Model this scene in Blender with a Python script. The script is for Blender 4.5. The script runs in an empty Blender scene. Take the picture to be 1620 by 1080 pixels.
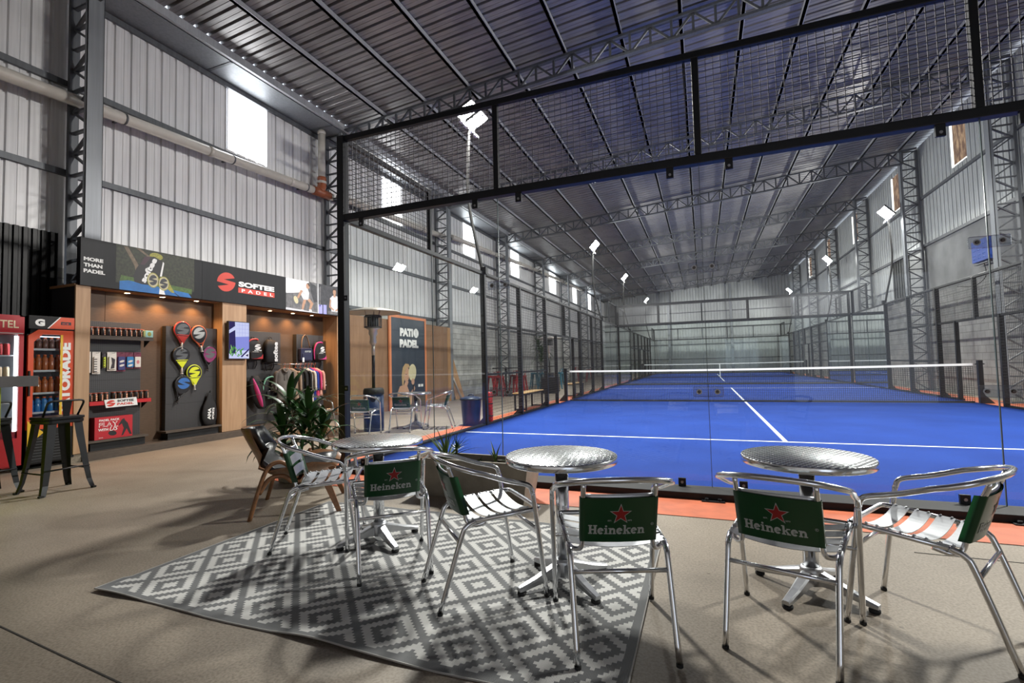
import bpy, bmesh, math, random
from mathutils import Vector, Matrix
random.seed(11)
SC = bpy.context.scene
COL = SC.collection
PI = math.pi

# ------------------------------------------------------------------ objects
def tag(o, label=None, cat=None, group=None, kind=None):
    if label: o['label'] = label
    if cat: o['category'] = cat
    if group: o['group'] = group
    if kind: o['kind'] = kind
    return o

def empty(name, loc=(0, 0, 0), rz=0.0, label=None, cat=None, group=None, kind=None):
    o = bpy.data.objects.new(name, None)
    o.empty_display_size = 0.1
    COL.objects.link(o)
    o.location = loc
    o.rotation_euler = (0, 0, rz)
    return tag(o, label, cat, group, kind)

def copy_tree(o, parent=None):
    c = o.copy()
    COL.objects.link(c)
    if parent is not None:
        c.parent = parent
    for ch in list(o.children):
        copy_tree(ch, c)
    return c

def dup(o, loc, rz, label, group=None):
    c = copy_tree(o)
    c.location = loc
    c.rotation_euler = (0, 0, rz)
    c['label'] = label
    if group: c['group'] = group
    return c

class MB:
    """collects shapes; build() links them as ONE mesh object"""
    def __init__(s):
        s.v = []; s.f = []; s.m = []; s.sm = []
    def _add(s, vs, fs, mi=0, smooth=False):
        b = len(s.v)
        s.v.extend([tuple(p) for p in vs])
        for f in fs:
            s.f.append([b + i for i in f]); s.m.append(mi); s.sm.append(smooth)
        return s
    def poly(s, pts, mi=0):
        return s._add(pts, [list(range(len(pts)))], mi)
    def box(s, lo, hi, mi=0):
        (a, b, c), (d, e, f) = lo, hi
        vs = [(a,b,c),(d,b,c),(d,e,c),(a,e,c),(a,b,f),(d,b,f),(d,e,f),(a,e,f)]
        return s._add(vs, [(0,3,2,1),(4,5,6,7),(0,1,5,4),(1,2,6,5),(2,3,7,6),(3,0,4,7)], mi)
    def cbox(s, c, sz, mi=0, rz=0.0, M=None):
        hx, hy, hz = sz[0]/2, sz[1]/2, sz[2]/2
        R = M if M is not None else Matrix.Rotation(rz, 3, 'Z')
        c = Vector(c)
        vs = [c + R @ Vector((x*hx, y*hy, z*hz)) for z in (-1,1) for x, y in ((-1,-1),(1,-1),(1,1),(-1,1))]
        return s._add(vs, [(0,3,2,1),(4,5,6,7),(0,1,5,4),(1,2,6,5),(2,3,7,6),(3,0,4,7)], mi)
    def rbox(s, lo, hi, r=0.01, mi=0, n=3, axis=2):
        """box whose four edges along an axis are rounded, with small chamfer at the ends"""
        a = [i for i in range(3) if i != axis]
        x0, x1 = lo[a[0]], hi[a[0]]; y0, y1 = lo[a[1]], hi[a[1]]; z0, z1 = lo[axis], hi[axis]
        r = min(r, (x1-x0)/2*.999, (y1-y0)/2*.999)
        def ring(rr, ins):
            out = []
            for cx, cy, st in ((x1-r, y1-r, 0), (x0+r, y1-r, PI/2), (x0+r, y0+r, PI), (x1-r, y0+r, 1.5*PI)):
                for k in range(n+1):
                    t = st + k/n*PI/2
                    out.append((cx + (rr)*math.cos(t), cy + (rr)*math.sin(t)))
            return out
        c = min(r*.45, (z1-z0)*.2)
        levels = [(z0, r-c), (z0+c, r), (z1-c, r), (z1, r-c)]
        vs = []
        for z, rr in levels:
            for p in ring(rr, 0):
                q = [0,0,0]; q[a[0]] = p[0]; q[a[1]] = p[1]; q[axis] = z
                vs.append(q)
        m = 4*(n+1); fs = []
        for l in range(3):
            for i in range(m):
                j = (i+1) % m
                fs.append((l*m+i, l*m+j, (l+1)*m+j, (l+1)*m+i))
        fs.append(list(range(m))[::-1]); fs.append([3*m+i for i in range(m)])
        if axis == 1: fs = [list(f)[::-1] for f in fs]
        return s._add(vs, fs, mi)
    def bar(s, p0, p1, w, h, mi=0, up=(0,0,1)):
        p0, p1 = Vector(p0), Vector(p1)
        d = p1 - p0
        if d.length < 1e-6: return s
        d.normalize(); u = Vector(up)
        if abs(d.dot(u)) > .98: u = Vector((1,0,0)) if abs(d.x) < .9 else Vector((0,1,0))
        x = d.cross(u).normalized(); y = x.cross(d).normalized()
        vs = [p + x*(i*w/2) + y*(j*h/2) for p in (p0, p1) for i, j in ((-1,-1),(1,-1),(1,1),(-1,1))]
        return s._add(vs, [(0,3,2,1),(4,5,6,7),(0,1,5,4),(1,2,6,5),(2,3,7,6),(3,0,4,7)], mi)
    def taper(s, p0, p1, a, b, mi=0, up=(0,0,1)):
        """bar with section a=(w,h) at p0 and b at p1"""
        p0, p1 = Vector(p0), Vector(p1)
        d = (p1-p0).normalized(); u = Vector(up)
        if abs(d.dot(u)) > .98: u = Vector((1,0,0))
        x = d.cross(u).normalized(); y = x.cross(d).normalized()
        vs = [p + x*(i*w/2) + y*(j*h/2) for p, (w, h) in ((p0, a), (p1, b)) for i, j in ((-1,-1),(1,-1),(1,1),(-1,1))]
        return s._add(vs, [(0,3,2,1),(4,5,6,7),(0,1,5,4),(1,2,6,5),(2,3,7,6),(3,0,4,7)], mi)
    def tube(s, pts, r, n=10, mi=0, closed=False, caps=True, smooth=True, flat=None):
        pts = [Vector(p) for p in pts]
        k = len(pts)
        rs = r if isinstance(r, (list, tuple)) else [r]*k
        tang = []
        for i in range(k):
            if closed: t = pts[(i+1) % k] - pts[i-1]
            else: t = pts[min(i+1, k-1)] - pts[max(i-1, 0)]
            tang.append(t.normalized())
        u = Vector((0,0,1))
        if abs(tang[0].dot(u)) > .9: u = Vector((1,0,0))
        x = tang[0].cross(u).normalized()
        vs = []
        for i in range(k):
            t = tang[i]
            x = (x - t*x.dot(t))
            x = x.normalized() if x.length > 1e-6 else t.orthogonal().normalized()
            y = t.cross(x)
            for j in range(n):
                a = 2*PI*j/n
                vs.append(pts[i] + x*(rs[i]*math.cos(a)) + y*(rs[i]*math.sin(a)*(flat or 1)))
        fs = []
        for i in range(k if closed else k-1):
            i2 = (i+1) % k
            for j in range(n):
                j2 = (j+1) % n
                fs.append((i*n+j, i*n+j2, i2*n+j2, i2*n+j))
        s._add(vs, fs, mi, smooth)
        if caps and not closed:
            b = len(s.v) - k*n
            s.f.append([b+j for j in range(n)][::-1]); s.m.append(mi); s.sm.append(False)
            s.f.append([b+(k-1)*n+j for j in range(n)]); s.m.append(mi); s.sm.append(False)
        return s
    def lathe(s, prof, n=24, c=(0,0,0), mi=0, smooth=True, axis='z', caps=True):
        vs = []; cx, cy, cz = c
        for r, z in prof:
            for j in range(n):
                a = 2*PI*j/n
                if axis == 'z': vs.append((cx + r*math.cos(a), cy + r*math.sin(a), cz + z))
                elif axis == 'x': vs.append((cx + z, cy + r*math.cos(a), cz + r*math.sin(a)))
                else: vs.append((cx + r*math.sin(a), cy + z, cz + r*math.cos(a)))
        fs = []
        for i in range(len(prof)-1):
            for j in range(n):
                j2 = (j+1) % n
                fs.append((i*n+j, i*n+j2, (i+1)*n+j2, (i+1)*n+j))
        s._add(vs, fs, mi, smooth)
        if caps:
            b = len(s.v) - len(prof)*n; L = len(prof)-1
            if prof[0][0] > 1e-5: s.f.append([b+j for j in range(n)][::-1]); s.m.append(mi); s.sm.append(False)
            if prof[L][0] > 1e-5: s.f.append([b+L*n+j for j in range(n)]); s.m.append(mi); s.sm.append(False)
        return s
    def prism(s, pts2, y0, y1, mi=0, smooth=False):
        """outline in (x, z), thickness from y0 to y1"""
        n = len(pts2)
        ar = sum(pts2[i][0]*pts2[(i+1) % n][1] - pts2[(i+1) % n][0]*pts2[i][1] for i in range(n))
        if ar < 0: pts2 = pts2[::-1]
        vs = [(x, y0, z) for x, z in pts2] + [(x, y1, z) for x, z in pts2]
        fs = [tuple(range(n)), tuple(range(2*n-1, n-1, -1))]
        for i in range(n):
            j = (i+1) % n
            fs.append((i, i+n, j+n, j))
        return s._add(vs, fs, mi, smooth)
    def loft(s, rings, mi=0, smooth=True, caps=True, closed=True):
        n = len(rings[0]); vs = [p for r in rings for p in r]; fs = []
        for i in range(len(rings)-1):
            for j in range(n if closed else n-1):
                j2 = (j+1) % n
                fs.append((i*n+j, i*n+j2, (i+1)*n+j2, (i+1)*n+j))
        s._add(vs, fs, mi, smooth)
        if caps and closed:
            b = len(s.v) - len(vs); L = len(rings)-1
            s.f.append([b+j for j in range(n)][::-1]); s.m.append(mi); s.sm.append(False)
            s.f.append([b+L*n+j for j in range(n)]); s.m.append(mi); s.sm.append(False)
        return s
    def sphere(s, c, r, n=12, mi=0):
        prof = [(max(1e-4, r[0]*math.sin(PI*i/n)) if isinstance(r, tuple) else max(1e-4, r*math.sin(PI*i/n)),
                 -(r[1] if isinstance(r, tuple) else r)*math.cos(PI*i/n)) for i in range(n+1)]
        return s.lathe(prof, max(8, n), c, mi, caps=False)
    def move(s, M):
        s.v = [tuple(M @ Vector(p)) for p in s.v]
        return s
    def build(s, name, mats, parent=None, loc=None, fix=False):
        me = bpy.data.meshes.new(name)
        me.from_pydata(s.v, [], s.f)
        if not isinstance(mats, (list, tuple)): mats = [mats]
        for m in mats: me.materials.append(m)
        me.polygons.foreach_set('material_index', s.m)
        me.polygons.foreach_set('use_smooth', s.sm)
        if fix:
            bm = bmesh.new(); bm.from_mesh(me)
            bmesh.ops.recalc_face_normals(bm, faces=bm.faces)
            bm.to_mesh(me); bm.free()
        me.update()
        o = bpy.data.objects.new(name, me)
        COL.objects.link(o)
        if parent is not None: o.parent = parent
        if loc is not None: o.location = loc
        return o

def fillet(pts, r, n=5, closed=False):
    """round the corners of a polyline"""
    P = [Vector(p) for p in pts]; out = []; k = len(P)
    for i in range(k):
        if not closed and i in (0, k-1): out.append(P[i]); continue
        a, b, c = P[i-1], P[i], P[(i+1) % k]
        u, w = (a-b), (c-b)
        rr = r[i] if isinstance(r, (list, tuple)) else r
        d = min(rr, u.length*.48, w.length*.48)
        p, q = b + u.normalized()*d, b + w.normalized()*d
        for j in range(n+1):
            t = j/n
            out.append(p*(1-t)**2 + b*2*t*(1-t) + q*t*t)
    return out

def spline(pts, n=6):
    P = [Vector(p) for p in pts]; out = []
    for i in range(len(P)-1):
        p0 = P[i-1] if i > 0 else P[0]*2-P[1]
        p1, p2 = P[i], P[i+1]
        p3 = P[i+2] if i+2 < len(P) else P[-1]*2-P[-2]
        for j in range(n):
            t = j/n
            out.append(.5*((2*p1) + (p2-p0)*t + (2*p0-5*p1+4*p2-p3)*t*t + (3*p1-p0-3*p2+p3)*t**3))
    out.append(P[-1])
    return out

_TX = {}
def glyphs(s, bold=0.0, space=1.0):
    key = (s, bold, space)
    if key not in _TX:
        cu = bpy.data.curves.new('tmp', 'FONT'); cu.body = s; cu.size = 1.0
        cu.offset = bold; cu.resolution_u = 3; cu.space_character = space
        o = bpy.data.objects.new('tmp', cu); COL.objects.link(o)
        dg = bpy.context.evaluated_depsgraph_get()
        me = bpy.data.meshes.new_from_object(o.evaluated_get(dg))
        V = [tuple(v.co) for v in me.vertices]; F = [tuple(p.vertices) for p in me.polygons]
        bpy.data.objects.remove(o); bpy.data.curves.remove(cu); bpy.data.meshes.remove(me)
        _TX[key] = (V, F)
    return _TX[key]

def text(mb, s, x, z, w=None, h=None, y=0.0, mi=0, bold=0.02, shear=0.0, rot=0.0, space=1.0, fn=None):
    """lettering in the x-z plane facing -y; x, z = lower left; scaled to width w and cap height h"""
    V, F = glyphs(s, bold, space)
    if not V: return mb
    x0 = min(v[0] for v in V); x1 = max(v[0] for v in V); z0 = min(v[1] for v in V); z1 = max(v[1] for v in V)
    kz = (h / (z1-z0)) if h else (w / (x1-x0)); kx = (w / (x1-x0)) if w else kz
    c, sn = math.cos(rot), math.sin(rot); vs = []
    for a, b, _ in V:
        p, q = (a-x0)*kx, (b-z0)*kz
        p += q*shear
        X, Z = x + p*c - q*sn, z + p*sn + q*c
        vs.append(fn(X, Z) if fn else (X, y, Z))
    return mb._add(vs, F, mi)

def flat(mb, pts, y=0.0, mi=0, fn=None):
    """flat outline in x-z facing -y"""
    n = len(pts)
    ar = sum(pts[i][0]*pts[(i+1) % n][1] - pts[(i+1) % n][0]*pts[i][1] for i in range(n))
    if ar < 0: pts = pts[::-1]
    return mb.poly([(fn(x, z) if fn else (x, y, z)) for x, z in pts], mi)

def ell(cx, cz, rx, rz, n=24, a0=0.0, a1=2*PI, rot=0.0):
    c, s = math.cos(rot), math.sin(rot); out = []
    m = n if a1-a0 >= 2*PI-1e-6 else n+1
    for i in range(m):
        a = a0 + (a1-a0)*i/n
        x, z = rx*math.cos(a), rz*math.sin(a)
        out.append((cx + x*c - z*s, cz + x*s + z*c))
    return out

def s_logo(mb, cx, cz, w, h, y, mi=0, fn=None, shear=0.12):
    """round S shaped emblem: disc cut by two wedges"""
    def P(a, r=1.0): return (math.cos(a)*r, math.sin(a)*r)
    def T(ps): return [(cx + (x + z*shear)*w/2, cz + z*h/2) for x, z in ps]
    pts = [P(math.radians(t)) for t in range(32, 185, 8)] + [(.30, -.24)] + [P(math.radians(t)) for t in range(212, 365, 8)] + [(-.30, .24)]
    flat(mb, T(pts), y, mi, fn)
    return mb

# ---------------------------------------------------------------- materials
def _nodes(name):
    m = bpy.data.materials.new(name); m.use_nodes = True
    nt = m.node_tree
    return m, nt, nt.nodes['Principled BSDF'], nt.nodes['Material Output']

def mat(name, c, rough=.5, metal=0.0, spec=.5, var=0.0, vs=8.0, bump=0.0, bs=60.0, stretch=None, c2=None, coat=0.0, emit=None, es=0.0, detail=4):
    m, nt, b, out = _nodes(name)
    b.inputs['Base Color'].default_value = (*c, 1)
    b.inputs['Roughness'].default_value = rough
    b.inputs['Metallic'].default_value = metal
    b.inputs['Specular IOR Level'].default_value = spec
    if coat: b.inputs['Coat Weight'].default_value = coat
    if emit:
        b.inputs['Emission Color'].default_value = (*emit, 1); b.inputs['Emission Strength'].default_value = es
    N = nt.nodes.new; L = nt.links.new
    if var or bump:
        tc = N('ShaderNodeTexCoord'); mp = N('ShaderNodeMapping')
        L(tc.outputs['Object'], mp.inputs['Vector'])
        if stretch: mp.inputs['Scale'].default_value = stretch
    if var:
        nz = N('ShaderNodeTexNoise'); nz.inputs['Scale'].default_value = vs; nz.inputs['Detail'].default_value = detail
        L(mp.outputs['Vector'], nz.inputs['Vector'])
        rp = N('ShaderNodeValToRGB')
        k = c2 if c2 else tuple(max(0, x*(1-var)) for x in c)
        rp.color_ramp.elements[0].position = .3; rp.color_ramp.elements[1].position = .7
        rp.color_ramp.elements[0].color = (*k, 1); rp.color_ramp.elements[1].color = (*c, 1)
        L(nz.outputs['Fac'], rp.inputs['Fac']); L(rp.outputs['Color'], b.inputs['Base Color'])
    if bump:
        n2 = N('ShaderNodeTexNoise'); n2.inputs['Scale'].default_value = bs; n2.inputs['Detail'].default_value = 3
        L(mp.outputs['Vector'], n2.inputs['Vector'])
        bp = N('ShaderNodeBump'); bp.inputs['Strength'].default_value = bump; bp.inputs['Distance'].default_value = .01
        L(n2.outputs['Fac'], bp.inputs['Height']); L(bp.outputs['Normal'], b.inputs['Normal'])
    return m

def emis(name, c, s):
    m = bpy.data.materials.new(name); m.use_nodes = True; nt = m.node_tree
    nt.nodes.clear()
    e = nt.nodes.new('ShaderNodeEmission'); o = nt.nodes.new('ShaderNodeOutputMaterial')
    e.inputs['Color'].default_value = (*c, 1); e.inputs['Strength'].default_value = s
    nt.links.new(e.outputs[0], o.inputs[0])
    return m

def glass(name, tint, gloss_rough=0.0, ior=1.5):
    m = bpy.data.materials.new(name); m.use_nodes = True; nt = m.node_tree
    nt.nodes.clear(); N = nt.nodes.new; L = nt.links.new
    t = N('ShaderNodeBsdfTransparent'); t.inputs['Color'].default_value = (*tint, 1)
    g = N('ShaderNodeBsdfGlossy'); g.inputs['Roughness'].default_value = gloss_rough
    f = N('ShaderNodeFresnel'); f.inputs['IOR'].default_value = ior
    mx = N('ShaderNodeMixShader'); o = N('ShaderNodeOutputMaterial')
    L(f.outputs[0], mx.inputs[0]); L(t.outputs[0], mx.inputs[1]); L(g.outputs[0], mx.inputs[2]); L(mx.outputs[0], o.inputs[0])
    return m

def galv(name, c=(.60, .62, .65), axis='z', metal=.35, rough=.42, streak=.35):
    """galvanised sheet with streaks along the rib direction"""
    m, nt, b, out = _nodes(name); N = nt.nodes.new; L = nt.links.new
    tc = N('ShaderNodeTexCoord'); mp = N('ShaderNodeMapping'); L(tc.outputs['Object'], mp.inputs['Vector'])
    mp.inputs['Scale'].default_value = (1, 1, .03) if axis == 'z' else (.03, 1, 1)
    n1 = N('ShaderNodeTexNoise'); n1.inputs['Scale'].default_value = 26; n1.inputs['Detail'].default_value = 6
    L(mp.outputs['Vector'], n1.inputs['Vector'])
    n2 = N('ShaderNodeTexNoise'); n2.inputs['Scale'].default_value = .9; n2.inputs['Detail'].default_value = 3
    L(tc.outputs['Object'], n2.inputs['Vector'])
    mu = N('ShaderNodeMath'); mu.operation = 'MULTIPLY_ADD'; mu.inputs[1].default_value = .6
    L(n1.outputs['Fac'], mu.inputs[0]); 
    m2 = N('ShaderNodeMath'); m2.operation = 'MULTIPLY'; m2.inputs[1].default_value = .4
    L(n2.outputs['Fac'], m2.inputs[0]); L(m2.outputs[0], mu.inputs[2])
    rp = N('ShaderNodeValToRGB'); rp.color_ramp.elements[0].position = .34; rp.color_ramp.elements[1].position = .62
    rp.color_ramp.elements[0].color = (*[x*(1-streak) for x in c], 1); rp.color_ramp.elements[1].color = (*c, 1)
    L(mu.outputs[0], rp.inputs['Fac']); L(rp.outputs['Color'], b.inputs['Base Color'])
    b.inputs['Metallic'].default_value = metal; b.inputs['Roughness'].default_value = rough
    return m

def wood(name, c, c2, scale=3.0, rough=.5, stretch=(6, 6, .5), spec=.4):
    m, nt, b, out = _nodes(name); N = nt.nodes.new; L = nt.links.new
    tc = N('ShaderNodeTexCoord'); mp = N('ShaderNodeMapping'); L(tc.outputs['Object'], mp.inputs['Vector'])
    mp.inputs['Scale'].default_value = stretch
    n1 = N('ShaderNodeTexNoise'); n1.inputs['Scale'].default_value = scale; n1.inputs['Detail'].default_value = 8; n1.inputs['Distortion'].default_value = 1.2
    L(mp.outputs['Vector'], n1.inputs['Vector'])
    rp = N('ShaderNodeValToRGB'); rp.color_ramp.elements[0].position = .32; rp.color_ramp.elements[1].position = .68
    rp.color_ramp.elements[0].color = (*c2, 1); rp.color_ramp.elements[1].color = (*c, 1)
    L(n1.outputs['Fac'], rp.inputs['Fac']); L(rp.outputs['Color'], b.inputs['Base Color'])
    b.inputs['Roughness'].default_value = rough; b.inputs['Specular IOR Level'].default_value = spec
    return m

M = {}
M['black_paint'] = mat('black_paint', (.006, .007, .010), .42, 0, .4)
M['black_matte'] = mat('black_matte', (.008, .008, .009), .7)
M['dark_grey'] = mat('dark_grey', (.035, .036, .040), .55)
M['wire_black'] = mat('black_mesh_wire', (.018, .018, .020), .5, .2)
M['wire'] = mat('mesh_wire', (.22, .22, .23), .35, .85)
M['alu'] = mat('polished_aluminium', (.80, .81, .83), .17, 1.0, var=.12, vs=30)
M['alu_sat'] = mat('satin_aluminium', (.52, .53, .55), .38, 1.0, var=.1, vs=40)
M['steel'] = galv('galvanised_steel', (.25, .265, .285), 'z', .4, .45, .25)
M['steel_dark'] = galv('galvanised_steel_dark', (.13, .138, .15), 'z', .4, .45, .3)
M['purlin'] = galv('purlin_steel', (.42, .43, .45), 'z', .3, .5, .2)
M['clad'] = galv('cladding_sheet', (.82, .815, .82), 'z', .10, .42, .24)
M['clad_dim'] = galv('dimmed_cladding', (.48, .50, .50), 'z', .25, .45, .30)  # left wall's sheet in darker grey, dimmer light put into the colour
M['roof'] = galv('roof_sheet', (.39, .375, .37), 'x', .5, .38, .38)
M['black_clad'] = mat('black_cladding', (.0035, .0035, .004), .4, 0, .35)
M['pvc'] = mat('cream_pipe', (.62, .58, .52), .35, 0, .5, var=.12, vs=5)
M['pvc_brown'] = mat('brown_pipe_fitting', (.30, .085, .035), .4)
M['white'] = mat('white_paint', (.80, .80, .78), .5)
M['print_white'] = mat('print_white', (.85, .85, .84), .55)
M['red'] = mat('red_paint', (.52, .02, .022), .35)
M['print_red'] = mat('print_red', (.62, .055, .035), .5)
M['rubber'] = mat('black_rubber', (.012, .012, .012), .75)
M['green_vinyl'] = mat('green_vinyl', (.004, .050, .014), .30, 0, .45, bump=.02, bs=300)
M['print_grey'] = mat('print_silver_grey', (.42, .44, .43), .5)
M['star_red'] = mat('star_red', (.30, .006, .006), .5)
M['soil'] = mat('potting_soil', (.03, .022, .016), .95, var=.5, vs=40, bump=.6, bs=60)
M['leaf'] = mat('dark_leaf', (.035, .105, .022), .36, 0, .5, var=.55, vs=7)
M['leaf_pale'] = mat('pale_leaf', (.12, .20, .055), .42, 0, .5, var=.5, vs=9)
M['stem'] = mat('plant_stem', (.13, .12, .05), .7, var=.4, vs=20)
M['glass'] = glass('clear_glass', (.955, .985, .975), 0.0, 1.50)
M['glass_thin'] = glass('door_glass', (.93, .96, .97), 0.0, 1.35)
# ================================================================= the hall
XL, XR, YB, YF = -4.7, 11.1, -10.0, 42.0
COLY = [-5.9, -0.5, 4.72, 10.05, 15.45, 20.85, 26.25, 31.6, 37.0]
def roof_z(x): return 7.10 + .0790*(x - XL)

def concrete_mat():
    m, nt, b, out = _nodes('polished_concrete'); N = nt.nodes.new; L = nt.links.new
    tc = N('ShaderNodeTexCoord')
    n1 = N('ShaderNodeTexNoise'); n1.inputs['Scale'].default_value = .75; n1.inputs['Detail'].default_value = 9; n1.inputs['Roughness'].default_value = .62
    n2 = N('ShaderNodeTexNoise'); n2.inputs['Scale'].default_value = 85; n2.inputs['Detail'].default_value = 4
    n3 = N('ShaderNodeTexVoronoi'); n3.inputs['Scale'].default_value = 5.5
    for n in (n1, n2, n3): L(tc.outputs['Object'], n.inputs['Vector'])
    r1 = N('ShaderNodeValToRGB'); r1.color_ramp.elements[0].position = .30; r1.color_ramp.elements[1].position = .72
    r1.color_ramp.elements[0].color = (.225, .188, .148, 1); r1.color_ramp.elements[1].color = (.365, .308, .244, 1)
    L(n1.outputs['Fac'], r1.inputs['Fac'])
    r2 = N('ShaderNodeValToRGB'); r2.color_ramp.elements[0].position = .35; r2.color_ramp.elements[1].position = .6
    r2.color_ramp.elements[0].color = (.72, .71, .70, 1); r2.color_ramp.elements[1].color = (1.05, 1.05, 1.05, 1)
    L(n2.outputs['Fac'], r2.inputs['Fac'])
    mx = N('ShaderNodeMixRGB'); mx.blend_type = 'MULTIPLY'; mx.inputs[0].default_value = 1
    L(r1.outputs[0], mx.inputs[1]); L(r2.outputs[0], mx.inputs[2])
    r3 = N('ShaderNodeValToRGB'); r3.color_ramp.elements[0].position = .035; r3.color_ramp.elements[1].position = .06
    r3.color_ramp.elements[0].color = (.45, .43, .42, 1); r3.color_ramp.elements[1].color = (1, 1, 1, 1)
    L(n3.outputs['Distance'], r3.inputs['Fac'])
    m2 = N('ShaderNodeMixRGB'); m2.blend_type = 'MULTIPLY'; m2.inputs[0].default_value = .8
    L(mx.outputs[0], m2.inputs[1]); L(r3.outputs[0], m2.inputs[2])
    L(m2.outputs[0], b.inputs['Base Color'])
    b.inputs['Roughness'].default_value = .55; b.inputs['Specular IOR Level'].default_value = .35
    bp = N('ShaderNodeBump'); bp.inputs['Strength'].default_value = .12; bp.inputs['Distance'].default_value = .004
    L(n2.outputs['Fac'], bp.inputs['Height']); L(bp.outputs[0], b.inputs['Normal'])
    return m

def block_mat(name, c, ca):
    m, nt, b, out = _nodes(name); N = nt.nodes.new; L = nt.links.new
    tc = N('ShaderNodeTexCoord'); sp = N('ShaderNodeSeparateXYZ'); cb = N('ShaderNodeCombineXYZ')
    L(tc.outputs['Object'], sp.inputs[0]); L(sp.outputs['Y'], cb.inputs['X']); L(sp.outputs['Z'], cb.inputs['Y'])
    br = N('ShaderNodeTexBrick'); br.inputs['Scale'].default_value = 1.0
    br.inputs['Brick Width'].default_value = .4; br.inputs['Row Height'].default_value = .2; br.inputs['Mortar Size'].default_value = .012
    br.inputs['Color1'].default_value = (*c, 1); br.inputs['Color2'].default_value = (*ca, 1)
    br.inputs['Mortar'].default_value = (*[x*.62 for x in c], 1)
    L(cb.outputs[0], br.inputs['Vector'])
    nz = N('ShaderNodeTexNoise'); nz.inputs['Scale'].default_value = 2.2; nz.inputs['Detail'].default_value = 7
    L(tc.outputs['Object'], nz.inputs['Vector'])
    rp = N('ShaderNodeValToRGB'); rp.color_ramp.elements[0].position = .3; rp.color_ramp.elements[1].position = .7
    rp.color_ramp.elements[0].color = (.70, .70, .70, 1); rp.color_ramp.elements[1].color = (1.08, 1.08, 1.08, 1)
    L(nz.outputs['Fac'], rp.inputs['Fac'])
    mx = N('ShaderNodeMixRGB'); mx.blend_type = 'MULTIPLY'; mx.inputs[0].default_value = 1
    L(br.outputs['Color'], mx.inputs[1]); L(rp.outputs[0], mx.inputs[2]); L(mx.outputs[0], b.inputs['Base Color'])
    b.inputs['Roughness'].default_value = .85
    bp = N('ShaderNodeBump'); bp.inputs['Strength'].default_value = .5; bp.inputs['Distance'].default_value = .01; bp.invert = True
    L(br.outputs['Fac'], bp.inputs['Height']); L(bp.outputs[0], b.inputs['Normal'])
    return m

M['concrete'] = concrete_mat()
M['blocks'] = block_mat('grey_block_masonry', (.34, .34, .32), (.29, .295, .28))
M['blocks_lit'] = block_mat('lit_block_masonry', (.52, .52, .495), (.46, .46, .44))  # paler copy of the blocks, window light put into the colour
M['render_wall'] = mat('cement_render', (.27, .275, .27), .9, var=.35, vs=1.6, detail=8)
M['daylight'] = emis('daylight_pane', (.95, .975, 1.0), 9.0)
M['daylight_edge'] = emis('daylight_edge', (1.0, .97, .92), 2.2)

def brown_pane():
    m = bpy.data.materials.new('weathered_pane'); m.use_nodes = True; nt = m.node_tree; nt.nodes.clear(); N = nt.nodes.new; L = nt.links.new
    tc = N('ShaderNodeTexCoord'); mp = N('ShaderNodeMapping'); mp.inputs['Scale'].default_value = (1, 1, .45); L(tc.outputs['Object'], mp.inputs['Vector'])
    n = N('ShaderNodeTexNoise'); n.inputs['Scale'].default_value = 9; n.inputs['Detail'].default_value = 6; L(mp.outputs[0], n.inputs['Vector'])
    r = N('ShaderNodeValToRGB'); r.color_ramp.elements[0].position = .42; r.color_ramp.elements[1].position = .72
    r.color_ramp.elements[0].color = (.20, .125, .10, 1); r.color_ramp.elements[1].color = (.62, .42, .27, 1); L(n.outputs['Fac'], r.inputs['Fac'])
    e = N('ShaderNodeEmission'); e.inputs['Strength'].default_value = .85; L(r.outputs[0], e.inputs['Color'])
    o = N('ShaderNodeOutputMaterial'); L(e.outputs[0], o.inputs[0])
    return m
M['brown_pane'] = brown_pane()

# floor ------------------------------------------------------------
fl = MB(); fl.box((XL-.3, YB, -.15), (XR+.3, YF+.3, 0)); floor = tag(fl.build('floor', M['concrete']), 'grey brown concrete floor of the hall', kind='structure')
# saw-cut joint in the slab
M['joint'] = mat('slab_joint', (.05, .045, .04), .9)
j = MB()
for a, b in (((.2, -3.34, .0012), (1.79, -3.455, .0012)), ((1.79, -3.455, .0012), (5.5, -3.72, .0012)), ((-4, -3.02, .0012), (.2, -3.34, .0012))):
    j.bar(a, b, .006, .002)
j.bar((5.1, -1.05, .0012), (11, -1.08, .0012), .006, .002);
j.build('floor_joint', M['joint'], floor)

# cladding -----------------------------------------------------------
def cladding(name, x, ya, yb, z0, z1, mats, holes=(), pitch=.245, out=-1, depth=.032, along='y', mi_fn=None):
    """trapezoid sheet standing in the plane x (or y when along='x'); ribs recede outwards"""
    mb = MB(); y = ya; prof = []
    while y < yb - 1e-6:
        for d, o in ((0, 0), (pitch*.40, 0), (pitch*.43, .006), (pitch*.47, .006), (pitch*.5, 0), (pitch-.052, 0), (pitch-.042, depth), (pitch-.012, depth), (pitch-.002, 0)):
            if y + d < yb: prof.append((y + d, o))
        y += pitch
    prof.append((yb, 0))
    for (a, oa), (b, ob) in zip(prof, prof[1:]):
        segs = [(z0, z1 if not callable(z1) else None)]
        m = (a+b)/2
        zt = z1(m) if callable(z1) else z1
        segs = [(z0, zt)]
        for (h0, h1, hz0, hz1) in holes:
            if h0 < m < h1:
                segs = [(z0, hz0), (hz1, zt)]
        for s0, s1 in segs:
            if s1 - s0 < .005: continue
            if along == 'y':
                q = [(x+out*oa, a, s0), (x+out*ob, b, s0), (x+out*ob, b, s1), (x+out*oa, a, s1)]
            else:
                q = [(a, x+out*oa, s0), (b, x+out*ob, s0), (b, x+out*ob, s1), (a, x+out*oa, s1)]
            mb.poly(q)
    o = mb.build(name, mats)
    return tag(o, kind='structure')

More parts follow.
